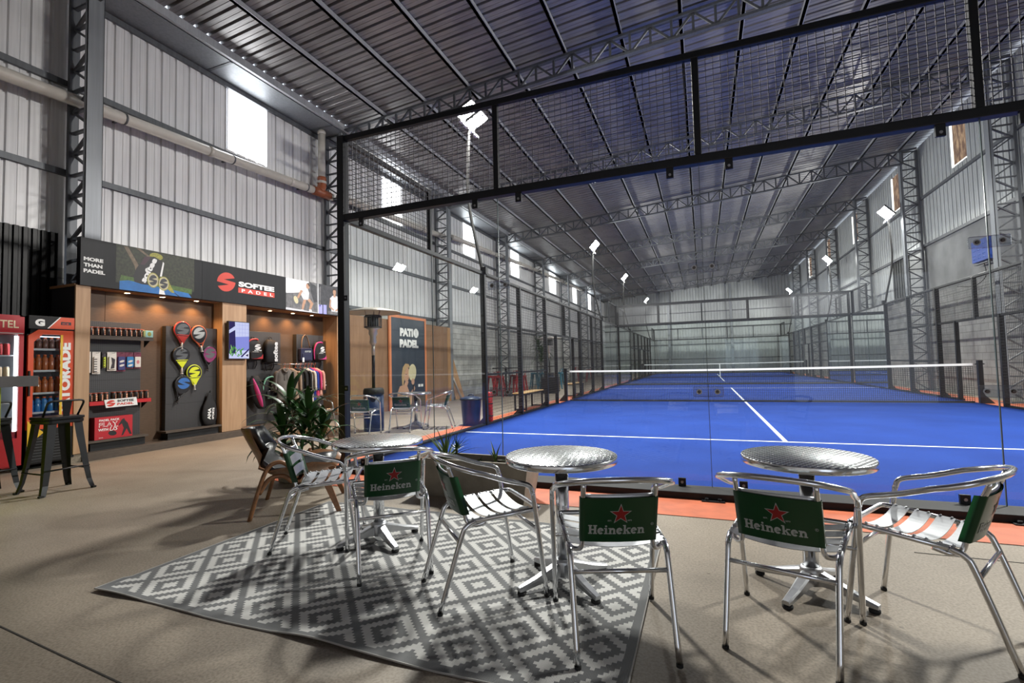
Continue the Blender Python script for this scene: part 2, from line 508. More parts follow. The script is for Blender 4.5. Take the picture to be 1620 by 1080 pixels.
LW = [(2.11, 3.06), (7.13, 8.17), (12.36, 13.40), (17.50, 18.66), (23.95, 25.4), (29.8, 30.98), (34.9, 36.0)]
holesL = [(a, b, 5.62, 7.06) for a, b in LW]
tag(cladding('wall_left', XL, -.62, YF, 2.75, 7.06, M['clad'], holesL), 'pale corrugated metal cladding of the left hall wall')
tag(cladding('wall_left_entrance', XL, YB, -.62, 3.24, 7.06, M['clad']), 'corrugated cladding of the left wall nearest the entrance')
tag(cladding('wall_left_dado', XL+.06, YB, -.62, 0, 3.24, M['black_clad'], pitch=.10, out=-1, depth=.03), 'black ribbed lower wall beside the fridges')
b = MB(); b.box((XL-.2, -.62, 0), (XL, YF, 2.75)); tag(b.build('wall_left_masonry', M['blocks_lit']), 'grey block base of the left wall', kind='structure')
for i, (a, c) in enumerate(LW):
    w = MB(); w.box((XL-.06, a-.02, 5.60), (XL-.05, c+.02, 7.08)); 
    o = tag(w.build('window_%d' % (i+1), M['daylight']), 'bright daylight panel high in the left wall', kind='structure')
    f = MB()
    for y in (a, c): f.box((XL-.045, y-.012, 5.60), (XL-.005, y+.012, 7.08))
    f.box((XL-.045, a, 6.93), (XL-.02, c, 6.95)); f.build('window_frame', M['clad'], o)

RWN = [(7.2, 8.1), (12.52, 13.38), (17.4, 18.22), (22.7, 23.6), (28.0, 28.9), (33.3, 34.2)]
holesR = [(a, b, 6.70, 8.06) for a, b in RWN]
tag(cladding('wall_right', XR, YB, 16.9, 4.86, 8.27, M['clad_dim'], holesR, out=1), 'corrugated cladding of the right hall wall above the render')
tag(cladding('wall_right_far', XR, 16.9, YF, 3.2, 8.27, M['clad_dim'], holesR, out=1), 'corrugated cladding of the far half of the right wall')
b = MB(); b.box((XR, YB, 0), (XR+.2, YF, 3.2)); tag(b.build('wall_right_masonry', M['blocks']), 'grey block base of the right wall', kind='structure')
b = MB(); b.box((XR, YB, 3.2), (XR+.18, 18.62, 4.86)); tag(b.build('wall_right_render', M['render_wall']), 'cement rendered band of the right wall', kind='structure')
for i, (a, c) in enumerate(RWN):
    w = MB(); w.box((XR+.05, a-.02, 6.66), (XR+.06, c+.02, 8.1))
    o = tag(w.build('window_%d' % (i+11), M['brown_pane']), 'brown weathered translucent panel high in the right wall', kind='structure')
    f = MB(); f.box((XR+.002, c-.045, 6.70), (XR+.045, c, 8.06)); f.box((XR+.002, a, 6.70), (XR+.045, c, 6.735)); f.build('window_reveal', M['daylight_edge'], o)

tag(cladding('wall_far', YF, XL, XR, 0, lambda x: roof_z(x)+.01, M['clad_dim'], along='x', out=1), 'corrugated end wall beyond the second court')
# wall behind the camera; its opening is added to let in sky fill
tag(cladding('wall_rear', YB, XL, XR, 0, lambda x: roof_z(x)-.03, M['clad'], along='x', out=-1, holes=[(6.2, 9.2, 0.0, 3.2)]), 'corrugated wall behind the tables')

# roof sheet -----------------------------------------------------------
rf = MB(); prof = []; y = YB; pitch = .238
while y < YF:
    for d, o in ((0, 0), (.075, 0), (.080, .006), (.095, .006), (.10, 0), (pitch-.060, 0), (pitch-.046, .060), (pitch-.012, .060), (pitch-.001, 0)):
        prof.append((y+d, o))
    y += pitch
xs = [-4.004, -1, 3, 7, XR+.25]
for (a, oa), (b_, ob) in zip(prof, prof[1:]):
    for x0, x1 in zip(xs, xs[1:]):
        rf.poly([(x0, a, roof_z(x0)+oa), (x0, b_, roof_z(x0)+ob), (x1, b_, roof_z(x1)+ob), (x1, a, roof_z(x1)+oa)])
tag(rf.build('ceiling', M['roof']), 'corrugated metal roof sheet seen from below', kind='structure')
# eaves gutter along the left wall
g = MB(); g.box((XL-.12, YB, 6.955), (-4.015, YF, 6.965))
gut = tag(g.build('trim_1', M['steel']), 'flat galvanised eaves gutter along the left wall', kind='structure')
s = MB()
yy = -1.0
while yy < YF: s.box((XL, yy, 6.945), (-4.02, yy+.05, 6.985)); yy += 2.62
s.build('gutter_strap', M['steel_dark'], gut)
# purlins
P = [-3.98] + [-3.98 + 1.115*k for k in range(1, 14)]
for i, x in enumerate(P):
    p = MB(); z = roof_z(x)
    if i == 0: p.box((-4.015, YB, 6.965), (-3.992, YF, roof_z(-4.0)-.001)); p.box((-4.015, YB, 6.965), (-3.93, YF, 6.972))
    else: p.box((x-.03, YB, z-.105), (x+.03, YF, z-.008)); p.box((x-.03, YB, z-.105), (x+.045, YF, z-.098))
    tag(p.build('trim_%d' % (i+10), M['purlin']), 'galvanised roof purlin running the length of the hall', kind='structure')
# wall girts
def girt(k, x0, x1, z, ya=YB, yb=YF):
    p = MB(); p.box((min(x0, x1), ya, z-.045), (max(x0, x1), yb, z+.045))
    tag(p.build('trim_%d' % k, M['steel_dark']), 'galvanised girt across the wall sheets', kind='structure')
girt(40, XL, XL+.055, 4.16); girt(41, XL, XL+.055, 5.50); girt(42, XL, XL+.05, 6.90); girt(43, XL, XL+.06, 2.80, -.4)
girt(44, XR, XR-.055, 4.84); girt(45, XR, XR-.055, 6.46); girt(46, XR, XR-.055, 3.25, 18.7)
for k, z in enumerate((1.3, 2.6, 4.05, 5.5)):
    p = MB(); p.box((XL, YF-.06, z-.045), (XR, YF, z+.045)); tag(p.build('trim_%d' % (50+k), M['steel_dark']), 'girt across the end wall', kind='structure')

# lattice columns and roof trusses ---------------------------------------
def zigzag(mb, p, q, step, w=.035, ax=0):
    """p(t), q(t) give the two chords for t in 0..1"""
    pass
def lattice_column(y, side, z0=0.0):
    if side < 0: xi, xo, zt = -4.05, -4.58, 6.95
    else: xi, xo, zt = 10.52, 11.02, roof_z(10.6)-.15
    sg = 1 if side < 0 else -1
    c = empty('column', (xi, y, 0), 0, 'galvanised lattice column of the %s wall' % ('left' if side < 0 else 'right'), kind='structure')
    f = MB(); f.box((-.012 if sg > 0 else -.0, -.105, z0), (.0 if sg > 0 else .012, .105, zt))
    for yy in (-.105, .098): f.box((-.06 if sg > 0 else 0, yy, z0), (0 if sg > 0 else .06, yy+.007, zt))
    f.build('inner_flange', M['steel'], c)
    d = abs(xo-xi); f = MB()
    f.box((-sg*d-.03, -.06, 0), (-sg*d+.03, .06, zt)); f.build('outer_flange', M['steel_dark'], c)
    n = int(round(zt/.31)); h = zt/n; l = MB()
    for k in range(n+1): 
        z = min(max(.02, k*h), zt-.02)
        if z < z0: continue
        l.bar((-sg*.03, 0, z), (-sg*(d-.03), 0, z), .05, .032)
    for k in range(n):
        if k*h < z0: continue
        a, b_ = (k*h, (k+1)*h) if k % 2 else ((k+1)*h, k*h)
        l.bar((-sg*.03, 0, a), (-sg*(d-.03), 0, b_), .045, .03)
    l.build('lattice', M['steel_dark'], c)
    b_ = MB(); b_.box((min(0, -sg*d)-.08 if not z0 else -sg*d-.08, -.14, 0), (max(0, -sg*d)+.08 if not z0 else -sg*d+.08, .14, .012)); b_.build('base_plate', M['steel_dark'], c)
    return c
for y in COLY[:]:
    if y > -1: lattice_column(y, -1, 2.46 if y < 0 else 0.0)
    lattice_column(y + (.1 if y > 0 else 0), 1)
for x in (1.2, 6.4):
    c = empty('column', (x, YF-.1, 0), PI/2, 'galvanised lattice column of the end wall', kind='structure')
    zt = roof_z(x)-.15
    f = MB(); f.box((-.4, -.1, 0), (-.38, .1, zt)); f.build('inner_flange', M['steel'], c)
    l = MB(); n = int(zt/.31); h = zt/n
    for k in range(n): l.bar((-.38, 0, k*h), (-.02, 0, k*h), .05, .03); l.bar((-.38, 0, k*h + (h if k % 2 else 0)), (-.02, 0, k*h + (0 if k % 2 else h)), .045, .03)
    l.build('lattice', M['steel_dark'], c)
def truss(y):
    t = empty('roof_truss_beam', (0, y, 0), 0, 'galvanised lattice roof truss spanning the hall', kind='structure')
    x0, x1 = -4.05, 10.6
    ztop = lambda x: roof_z(x) - .14
    zbot = lambda x: roof_z(x) - .485 - .012*(x-x0)/1.0*.55
    f = MB(); f.bar((x0-.5, 0, ztop(x0-.5)), (x1+.4, 0, ztop(x1+.4)), .09, .05); f.build('top_chord', M['steel_dark'], t)
    f = MB(); f.bar((x0, 0, zbot(x0)), (x1, 0, zbot(x1)), .09, .05); f.build('bottom_chord', M['steel_dark'], t)
    l = MB(); n = 38; dx = (x1-x0)/n
    for k in range(n+1):
        x = x0 + k*dx
        if k % 2 == 0 or True: l.bar((x, 0, zbot(x)), (x, 0, ztop(x)), .045, .035, up=(0,1,0))
        if k < n:
            a, b_ = x, x+dx
            if k % 4 in (0,): l.bar((a, 0, zbot(a)), (b_, 0, ztop(b_)), .04, .035, up=(0,1,0))
            if k % 4 in (1,): l.bar((a, 0, ztop(a)), (b_, 0, zbot(b_)), .04, .035, up=(0,1,0))
            if k % 4 == 2: l.bar((a, 0, zbot(a)), (b_, 0, ztop(b_)), .04, .035, up=(0,1,0))
            if k % 4 == 3: l.bar((a, 0, ztop(a)), (b_, 0, zbot(b_)), .04, .035, up=(0,1,0))
    l.build('lattice', M['steel_dark'], t)
for y in COLY: truss(y)

# rainwater pipes ---------------------------------------------------------
def pipe_run(name, pts, r, label):
    p = MB(); p.tube(pts, r, 16)
    o = tag(p.build(name, M['pvc']), label, 'pipe', 'cream rainwater pipes along the left wall')
    for a, b_ in zip(pts, pts[1:]):
        a, b_ = Vector(a), Vector(b_); L_ = (b_-a).length; u = (b_-a).normalized(); k = 1.55
        while k < L_-.3:
            c = MB(); c.tube([a+u*(k-.05), a+u*(k+.05)], r+.006, 16); c.build('coupling', M['pvc'], o)
            q = a + u*(k+.45); c = MB(); c.box((XL, q.y-.018, q.z-.012), (q.x-r+.01, q.y+.018, q.z+.012)); c.tube([q-u*.015, q+u*.015], r+.004, 16); c.build('wall_clip', M['steel_dark'], o); k += 1.9
    return o
pipe_run('rain_pipe', [(-4.42, -9.5, 4.78), (-4.42, 4.10, 5.40)], .088, 'long cream rain pipe crossing the wall above the shop sign')
pipe_run('rain_pipe', [(-4.42, 4.95, 5.50), (-4.42, 10.6, 5.78)], .088, 'cream rain pipe behind the upper left corner mesh of the glass court')
pipe_run('rain_pipe', [(-4.42, 10.9, 5.90), (-4.42, 15.3, 6.10)], .088, 'cream rain pipe crossing the third bright wall panel')
pipe_run('rain_pipe', [(-4.42, 16.0, 6.15), (-4.42, 20.7, 6.36)], .088, 'cream rain pipe crossing the fourth bright wall panel')
pipe_run('rain_pipe', [(-4.42, 21.2, 6.38), (-4.42, 26.1, 6.55)], .088, 'cream rain pipe crossing the fifth bright wall panel')
pipe_run('rain_pipe', [(-4.42, 26.6, 6.55), (-4.42, 31.5, 6.7)], .088, 'cream rain pipe crossing the smallest, farthest bright wall panel')
d = MB(); d.tube([(-4.42, 4.38, 5.78), (-4.42, 4.38, 6.95)], .085, 16)
dp = tag(d.build('down_pipe', M['pvc']), 'short cream pipe dropping from the gutter to the brown fitting', 'pipe')
cc = MB(); cc.tube([(-4.42, 4.38, 6.86), (-4.42, 4.38, 6.93)], .095, 16); cc.build('collar', M['pvc'], dp)
t = MB()
t.tube([(-4.42, 4.08, 5.40), (-4.42, 4.62, 5.42)], .100, 16)
t.tube(spline([(-4.42, 4.30, 5.44), (-4.42, 4.38, 5.58), (-4.42, 4.38, 5.80)], 5), .102, 16)
tf = tag(t.build('pipe_tee', M['pvc_brown']), 'brown pipe tee joining the long cream pipe and the drop', 'pipe fitting')
r_ = MB(); r_.tube([(-4.42, 4.38, 5.64), (-4.42, 4.38, 5.70)], .110, 16); r_.build('white_ring', M['pvc'], tf)
r_ = MB(); r_.tube([(-4.42, 4.60, 5.42), (-4.42, 4.72, 5.425)], .088, 16); r_.build('white_end', M['pvc'], tf)
# ================================================================= the courts
def turf_mat():
    m, nt, b, out = _nodes('blue_turf'); N = nt.nodes.new; L = nt.links.new
    tc = N('ShaderNodeTexCoord')
    n1 = N('ShaderNodeTexNoise'); n1.inputs['Scale'].default_value = 160; n1.inputs['Detail'].default_value = 3
    n2 = N('ShaderNodeTexNoise'); n2.inputs['Scale'].default_value = 1.1; n2.inputs['Detail'].default_value = 6
    for n in (n1, n2): L(tc.outputs['Object'], n.inputs['Vector'])
    r = N('ShaderNodeValToRGB'); r.color_ramp.elements[0].position = .3; r.color_ramp.elements[1].position = .72
    r.color_ramp.elements[0].color = (.010, .033, .195, 1); r.color_ramp.elements[1].color = (.022, .066, .315, 1)
    L(n1.outputs['Fac'], r.inputs['Fac'])
    r2 = N('ShaderNodeValToRGB'); r2.color_ramp.elements[0].position = .3; r2.color_ramp.elements[1].position = .7
    r2.color_ramp.elements[0].color = (.82, .82, .84, 1); r2.color_ramp.elements[1].color = (1.08, 1.08, 1.05, 1)
    L(n2.outputs['Fac'], r2.inputs['Fac'])
    mx = N('ShaderNodeMixRGB'); mx.blend_type = 'MULTIPLY'; mx.inputs[0].default_value = 1
    L(r.outputs[0], mx.inputs[1]); L(r2.outputs[0], mx.inputs[2]); L(mx.outputs[0], b.inputs['Base Color'])
    b.inputs['Roughness'].default_value = .9; b.inputs['Specular IOR Level'].default_value = .08
    bp = N('ShaderNodeBump'); bp.inputs['Strength'].default_value = .3; bp.inputs['Distance'].default_value = .004
    L(n1.outputs['Fac'], bp.inputs['Height']); L(bp.outputs[0], b.inputs['Normal'])
    return m
M['turf'] = turf_mat()
M['line'] = mat('white_line', (.78, .80, .82), .7)
M['orange'] = mat('orange_floor_paint', (.66, .16, .065), .6, var=.28, vs=6, bump=.1, bs=150)
M['net'] = mat('net_cord', (.010, .010, .012), .8)
M['bench_wood'] = wood('bench_wood', (.55, .36, .16), (.42, .25, .10), 3, .5, (.6, 6, 6))

o = MB()
# orange surround with rounded near-left corner
ring = [(-.52, 41.4), (-.52, -.30)] + [(-.42 - .10*math.cos(a), -.42 - .32*math.sin(a)) for a in [PI/2*i/6 for i in range(1, 6)]] + [(-.3, -.735), (10.75, -.735), (10.75, 41.4)]
n = len(ring)
o._add([(x, y, .004) for x, y in ring], [tuple(range(n))], 0)
tag(o.build('floor_surround', M['orange']), 'orange painted floor band around the courts', kind='structure')
for k, y0 in enumerate((0.0, 20.62)):
    t = MB(); t.box((0, y0-.02, .004), (10, y0+20.02, .014))
    ft = tag(t.build('floor_court', M['turf']), 'blue turf of the padel court', kind='structure')
    l = MB(); l.box((0.02, y0+3.02, .014), (9.98, y0+3.075, .0155)); l.build('service_line', M['line'], ft)
    l = MB(); l.box((0.02, y0+16.93, .014), (9.98, y0+16.98, .0155)); l.build('service_line', M['line'], ft)
    l = MB(); l.box((4.972, y0+3.075, .014), (5.028, y0+17.2, .0155)); l.build('centre_line', M['line'], ft)

def wires(mb, o, ux, uz, w, h, step, r=.0022):
    """square wire mesh filling the rectangle from o along ux (w) and uz (h)"""
    o, ux, uz = Vector(o), Vector(ux), Vector(uz)
    nx = max(1, int(round(w/step))); nz = max(1, int(round(h/step)))
    for i in range(nx+1):
        p = o + ux*(w*i/nx); mb.bar(p, p + uz*h, r*2, r*2, up=ux.cross(uz))
    for j in range(nz+1):
        p = o + uz*(h*j/nz); mb.bar(p, p + ux*w, r*2, r*2, up=ux.cross(uz))

def pane(parent, o, ux, uz, w, h, t=.012, name='glass_pane'):
    o, ux, uz = Vector(o), Vector(ux), Vector(uz); nrm = ux.cross(uz)
    mb = MB(); mb.poly([o + ux*.004, o + ux*(w-.004), o + ux*(w-.004) + uz*h, o + ux*.004 + uz*h])
    p = mb.build(name, M['glass'], parent)
    e = MB()
    for a in (.002, w-.002): e.bar(o + ux*a, o + ux*a + uz*h, .0026, t, up=nrm)
    e.build('glass_edge', M['glass_edge'], p)
    return p
M['glass_edge'] = mat('glass_edge', (.10, .14, .14), .25, 0, .6)
M['bolt'] = mat('bolt_steel', (.35, .35, .36), .35, .9)

def end_wall(y0, s, label, step, brackets):
    """short glass wall at y0; s = +1 when the court lies beyond it"""
    e = empty('glass_back_wall', (0, y0, 0), 0, label, 'glass wall', 'glass end walls of the courts')
    K = M['black_paint']
    b = MB(); b.rbox((-.05, -.235 if s > 0 else -.03, 0), (10.05, .03 if s > 0 else .235, .058), .006, axis=0); b.build('base_rail', M['black_matte'], e)
    b = MB(); b.rbox((-.05, -.045, 2.965), (10.05, .045, 3.045), .006, axis=0); b.build('beam', K, e)
    b = MB(); b.rbox((-.05, -.03, 3.955), (10.05, .03, 4.02), .006, axis=0); b.build('top_rail', K, e)
    for x in (-.045, 10.045):
        b = MB(); b.rbox((x-.05, -.05, 0), (x+.05, .05, 4.02), .008); b.build('post', K, e)
    for x in (2, 4, 6, 8):
        b = MB(); b.rbox((x-.03, -.03, 3.045), (x+.03, .03, 3.955), .006); b.build('mesh_post', K, e)
    for k in range(5):
        pane(e, (k*2, 0, .058), (1,0,0), (0,0,1), 2, 2.907)
        w = MB(); wires(w, (k*2+.03, .012*s, 3.045), (1,0,0), (0,0,1), 1.94, .91, step, .0030 if brackets else .0022); w.build('wire_mesh', M['wire'], e)
    if brackets:
        for k in range(1, 5):
            for z in (.90, 2.02):
                c = MB(); c.rbox((k*2-.125, -.022, z-.045), (k*2+.125, -.010, z+.045), .012, axis=1)
                pl = c.build('joint_plate', M['plate'], e)
                for dx in (-.075, .075):
                    c = MB(); c.lathe([(.011, -.034), (.014, -.03), (.014, -.022)], 12, (k*2+dx, 0, z), axis='y', mi=0); c.lathe([(.024, -.0235), (.024, -.0215)], 14, (k*2+dx, 0, z), axis='y', mi=1); c.build('bolt', [M['bolt_dark'], M['bolt']], pl)
        for k in range(0, 6):
            for dx in (-.25, .25):
                x = k*2+dx
                if not 0 < x < 10: continue
                for z0, z1, zb in ((2.87, 2.965, 2.90), (.045, .13, .095)):
                    c = MB(); c.box((x-.032, -.035, z0), (x+.032, -.012, z1)); cl = c.build('glass_clamp', K, e)
                    c = MB(); c.lathe([(.012, -.042), (.012, -.034)], 10, (x, 0, zb), axis='y'); c.build('bolt', M['bolt'], cl)
        for z in (.95, 2.02):
            c = MB(); c.box((-.03, -.075, z-.03), (.075, -.05, z+.03)); cl = c.build('corner_clamp', K, e)
            c = MB(); c.lathe([(.012, -.082), (.012, -.074)], 10, (.05, 0, z), axis='y'); c.build('bolt', M['bolt'], cl)
        for x in (.6, 4.0, 6.0, 8.0):
            c = MB(); c.box((x-.09, -.30, 0), (x+.09, -.22, .012)); 
            for dx in (-.05, .05): c.lathe([(.014, .012), (.014, .028)], 10, (x+dx, -.265, 0))
            c.build('anchor_plate', K, e)
    return e
M['plate'] = glass('bracket_plate', (.80, .82, .86), .15, 1.6)
M['bolt_dark'] = mat('bolt_dark', (.10, .09, .085), .35, .8)

def side_wall(x, y0, s, label, step):
    """long side: glass at both ends, black posts and wire mesh between; s = outward direction along x"""
    e = empty('side_enclosure', (x, y0, 0), 0, label, 'court enclosure', 'long side enclosures of the courts')
    K = M['black_paint']; off = .03*s
    b = MB(); b.rbox((min(0, .11*s), 0, 0), (max(0, .11*s), 9, .045), .006, axis=1); b.build('base_rail', K, e)
    b = MB(); b.rbox((min(0, .11*s), 11, 0), (max(0, .11*s), 20, .045), .006, axis=1); b.build('base_rail', K, e)
    b = MB(); b.rbox((off-.035, .03, 2.965), (off+.035, 19.97, 3.03), .006, axis=1); b.build('top_rail', K, e)
    for ya, yb in ((0, 2), (18, 20)):
        b = MB(); b.rbox((off-.025, ya+.03, 3.955), (off+.025, yb, 4.02), .006, axis=1); b.build('high_rail', K, e)
        yp = yb if ya == 0 else ya
        b = MB(); b.rbox((off-.03, yp-.03, 3.03), (off+.03, yp+.03, 4.02), .006); b.build('high_post', K, e)
        w = MB(); wires(w, (off, ya+.03, 3.03), (0,1,0), (0,0,1), 1.94, .93, step); w.build('wire_mesh', M['wire_black'], e)
    for ya in (0, 2, 16, 18):
        pane(e, (0, ya, .045), (0,1,0), (0,0,1), 2, 2.92)
    for y in (4, 6, 8, 12, 14, 16):
        b = MB(); b.rbox((off-.05, y-.04, 0), (off+.05, y+.04, 3.0), .008); po = b.build('post', K, e)
        g = MB(); g.prism([(0, 0), (.16*s, 0), (0, .16)], y-.012, y+.012); g.move(Matrix.Translation((off+.05*s, 0, .0))); g.build('gusset', K, po)
    for y in (9, 11):
        b = MB(); b.rbox((off-.045, y-.035, 0), (off+.045, y+.035, 2.02), .008); b.build('door_post', K, e)
    b = MB(); b.rbox((off-.04, 9.96, 2.0), (off+.04, 10.04, 3.0), .008); b.build('upper_post', K, e)
    b = MB(); b.rbox((off-.025, 4, 1.98), (off+.025, 16, 2.035), .005, axis=1); b.build('middle_rail', K, e)
    for ya, yb in ((4, 8), (12, 16)):
        b = MB(); b.rbox((off-.02, ya, .98), (off+.02, yb, 1.02), .005, axis=1); b.build('low_rail', K, e)
    for ya, yb, z0, z1 in ((4, 6, .045, 2.98), (6, 8, .045, 2.98), (8, 9, .045, 2.0), (8, 10, 2.03, 2.98), (10, 12, 2.03, 2.98), (11, 12, .045, 2.0), (12, 14, .045, 2.98), (14, 16, .045, 2.98)):
        w = MB(); wires(w, (off-.04*s, ya+.03, z0), (0,1,0), (0,0,1), yb-ya-.06, z1-z0, step); w.build('wire_mesh', M['wire_black'], e)
    return e
end_wall(0, 1, 'near glass back wall with black upper mesh, facing the cafe tables', .0625, True)
end_wall(20.0, -1, 'glass back wall at the far end of the first court', .0625, False)
end_wall(20.62, 1, 'glass back wall at the near end of the second court', .0625, False)
end_wall(40.62, -1, 'farthest glass back wall, in front of the end wall', .125, False)
side_wall(0, 0, -1, 'left mesh and glass side of the first court, beside the patio', .0625)
side_wall(10, 0, 1, 'right mesh and glass side of the first court, by the rendered wall', .0625)
side_wall(0, 20.62, -1, 'left mesh side of the second, more distant court', .125)
side_wall(10, 20.62, 1, 'right mesh side of the second, more distant court', .125)

def net(y, label, step):
    e = empty('court_net', (0, y, 0), 0, label, 'net', 'court nets')
    for x in (-.03, 10.03):
        s = -1 if x < 5 else 1
        b = MB(); b.rbox((x-.045, -.05, 0), (x+.045, .05, 1.02), .008); p = b.build('post', M['black_paint'], e)
        g = MB(); g.prism([(0, 0), (.2*s, 0), (0, .22)], -.012, .012); g.move(Matrix.Translation((x+.045*s, 0, 0))); g.build('gusset', M['black_paint'], p)
        g = MB(); g.tube([(x-.09, 0, .93), (x+.09, 0, .93)], .012, 8); g.build('winch', M['black_paint'], p)
    zt = lambda x: .90 - .03*(1-((x-5)/5)**2)
    w = MB(); n = int(9.8/step)
    for i in range(n+1):
        x = .1 + 9.8*i/n; w.bar((x, 0, .03), (x, 0, zt(x)-.02), .006, .006)
    m = int(.84/step)
    for jz in range(m+1):
        f = jz/m
        pts = [(.1 + 9.8*i/10, 0, .05 + f*(zt(.1+9.8*i/10)-.07)) for i in range(11)]
        for a, c in zip(pts, pts[1:]): w.bar(a, c, .006, .006)
    w.build('net_mesh', M['net'], e)
    tp = MB(); pts = [(.1 + 9.8*i/20, zt(.1 + 9.8*i/20)) for i in range(21)]
    tp.prism(pts + [(x, z+.052) for x, z in pts[::-1]], -.008, .008); tp.build('top_tape', M['white'], e)
    tp = MB(); tp.box((.1, -.006, .015), (9.9, .006, .06)); tp.build('bottom_band', M['net'], e)
    tp = MB(); tp.box((4.97, -.012, .02), (5.03, .012, zt(5)+.05)); 
    if step > .08: tp.build('centre_strap', M['white'], e)
    return e
net(10.0, 'black net with white tape across the first court', .045)
net(30.62, 'distant black net with white tape across the second court', .09)

# floodlights ---------------------------------------------------------
M['lamp_lens'] = emis('lamp_lens', (1.0, .985, .95), 1.0)
M['lamp_lens'].node_tree.nodes['Emission'].inputs['Strength'].default_value = 900
M['near_lens'] = emis('near_lamp_lens', (1.0, .97, .92), 1550)
M['far_lens'] = emis('far_lamp_lens', (1.0, .985, .95), 580)
def floodlight(x, y, s, label, lens, tilt=48):
    """curved pole clamped to the fence post; s = direction towards the court"""
    e = empty('floodlight', (x, y, 0), 0, label, 'floodlight', 'floodlights on curved poles')
    pts = spline([(-.02*s, 0, 2.95), (-.11*s, 0, 3.42), (-.26*s, 0, 4.14), (-.32*s, 0, 4.75), (-.30*s, 0, 5.4), (-.27*s, 0, 5.96)], 6)
    p = MB(); p.tube(pts, .030, 10); p.build('pole', M['rubber'], e)
    c = MB(); c.box((-.06, -.05, 2.98), (.06, .05, 3.12)); c.build('post_clamp', M['black_paint'], e)
    c = MB(); c.bar((-.27*s, -.42, 5.98), (-.27*s, .42, 5.98), .05, .05); c.build('crossbar', M['white'], e)
    for dy in (-.22, .22):
        R = Matrix.Rotation(math.radians(-tilt*s), 3, 'Y')
        # head looks along local -z tipped towards the court
        h = MB(); h.cbox((0, 0, .035), (.45, .38, .05)); 
        for i in range(6): h.cbox((-.15+.06*i, 0, .075), (.012, .30, .04))
        T = Matrix.Translation((-.19*s, dy, 6.22)) @ R.to_4x4()
        h.move(T); hd = h.build('lamp_head', M['dark_grey'], e)
        l = MB(); l.poly([(-.20, -.17, .008), (-.20, .17, .008), (.20, .17, .008), (.20, -.17, .008)]); l.move(T); l.build('lens', lens, hd)
        b = MB(); b.bar((-.27*s, dy, 5.98), (-.21*s, dy, 6.24), .03, .012); b.build('bracket', M['dark_grey'], hd)
    return e
floodlight(0, 4, 1, 'big glaring twin floodlight on a curved pole above the nearest left post', M['near_lens'], 26)
floodlight(10, 4, -1, 'twin floodlight above the nearest right post', M['near_lens'], 26)
floodlight(0, 16, 1, 'twin floodlight on a curved pole left of the first net, second nearest', M['lamp_lens'])
floodlight(10, 16, -1, 'bright twin floodlight on a bent pole before the right wall columns', M['lamp_lens'])
floodlight(0, 24.62, 1, 'small floodlight on the left of the second court, nearer of two', M['far_lens'])
floodlight(10, 24.62, -1, 'small floodlight on the right of the second court, nearer of two', M['far_lens'])
floodlight(0, 36.62, 1, 'smallest floodlight on the left, near the end wall', M['far_lens'])
floodlight(10, 36.62, -1, 'smallest floodlight on the right, near the end wall', M['far_lens'])

# blue scoreboard on the right wall -----------------------------------------
M['board_blue'] = mat('blue_board', (.012, .075, .42), .5, var=.25, vs=5)
M['chalk'] = mat('pale_blue_marks', (.10, .24, .62), .6)
sb = empty('blue_wall_board', (XR-.16, 11.72, 0), -PI/2, 'tilted blue board with faint marks on the right wall', 'board')
b = MB(); b.box((-.42, -.03, 3.62), (.44, .10, 4.19)); b.build('panel', M['board_blue'], sb)
b = MB()
for i, z in enumerate((4.05, 3.92, 3.79, 3.70)):
    for kx in range(3): b.tube([(-.3+.24*kx + .05*math.cos(a), -.033, z + .022*math.sin(a)) for a in [PI*q/5 for q in range(6)]], .006, 5)
b.build('marks', M['chalk'], sb)
b = MB(); b.box((-.36, -.02, 3.545), (.3, .06, 3.575)); b.build('support_bar', M['steel_dark'], sb)
b = MB(); b.tube(spline([(.1, 0, 3.55), (.14, 0, 3.2), (-.2, -.1, 3.0), (-.9, -.2, 3.08)], 8), .010, 6); b.build('cable', M['rubber'], sb)
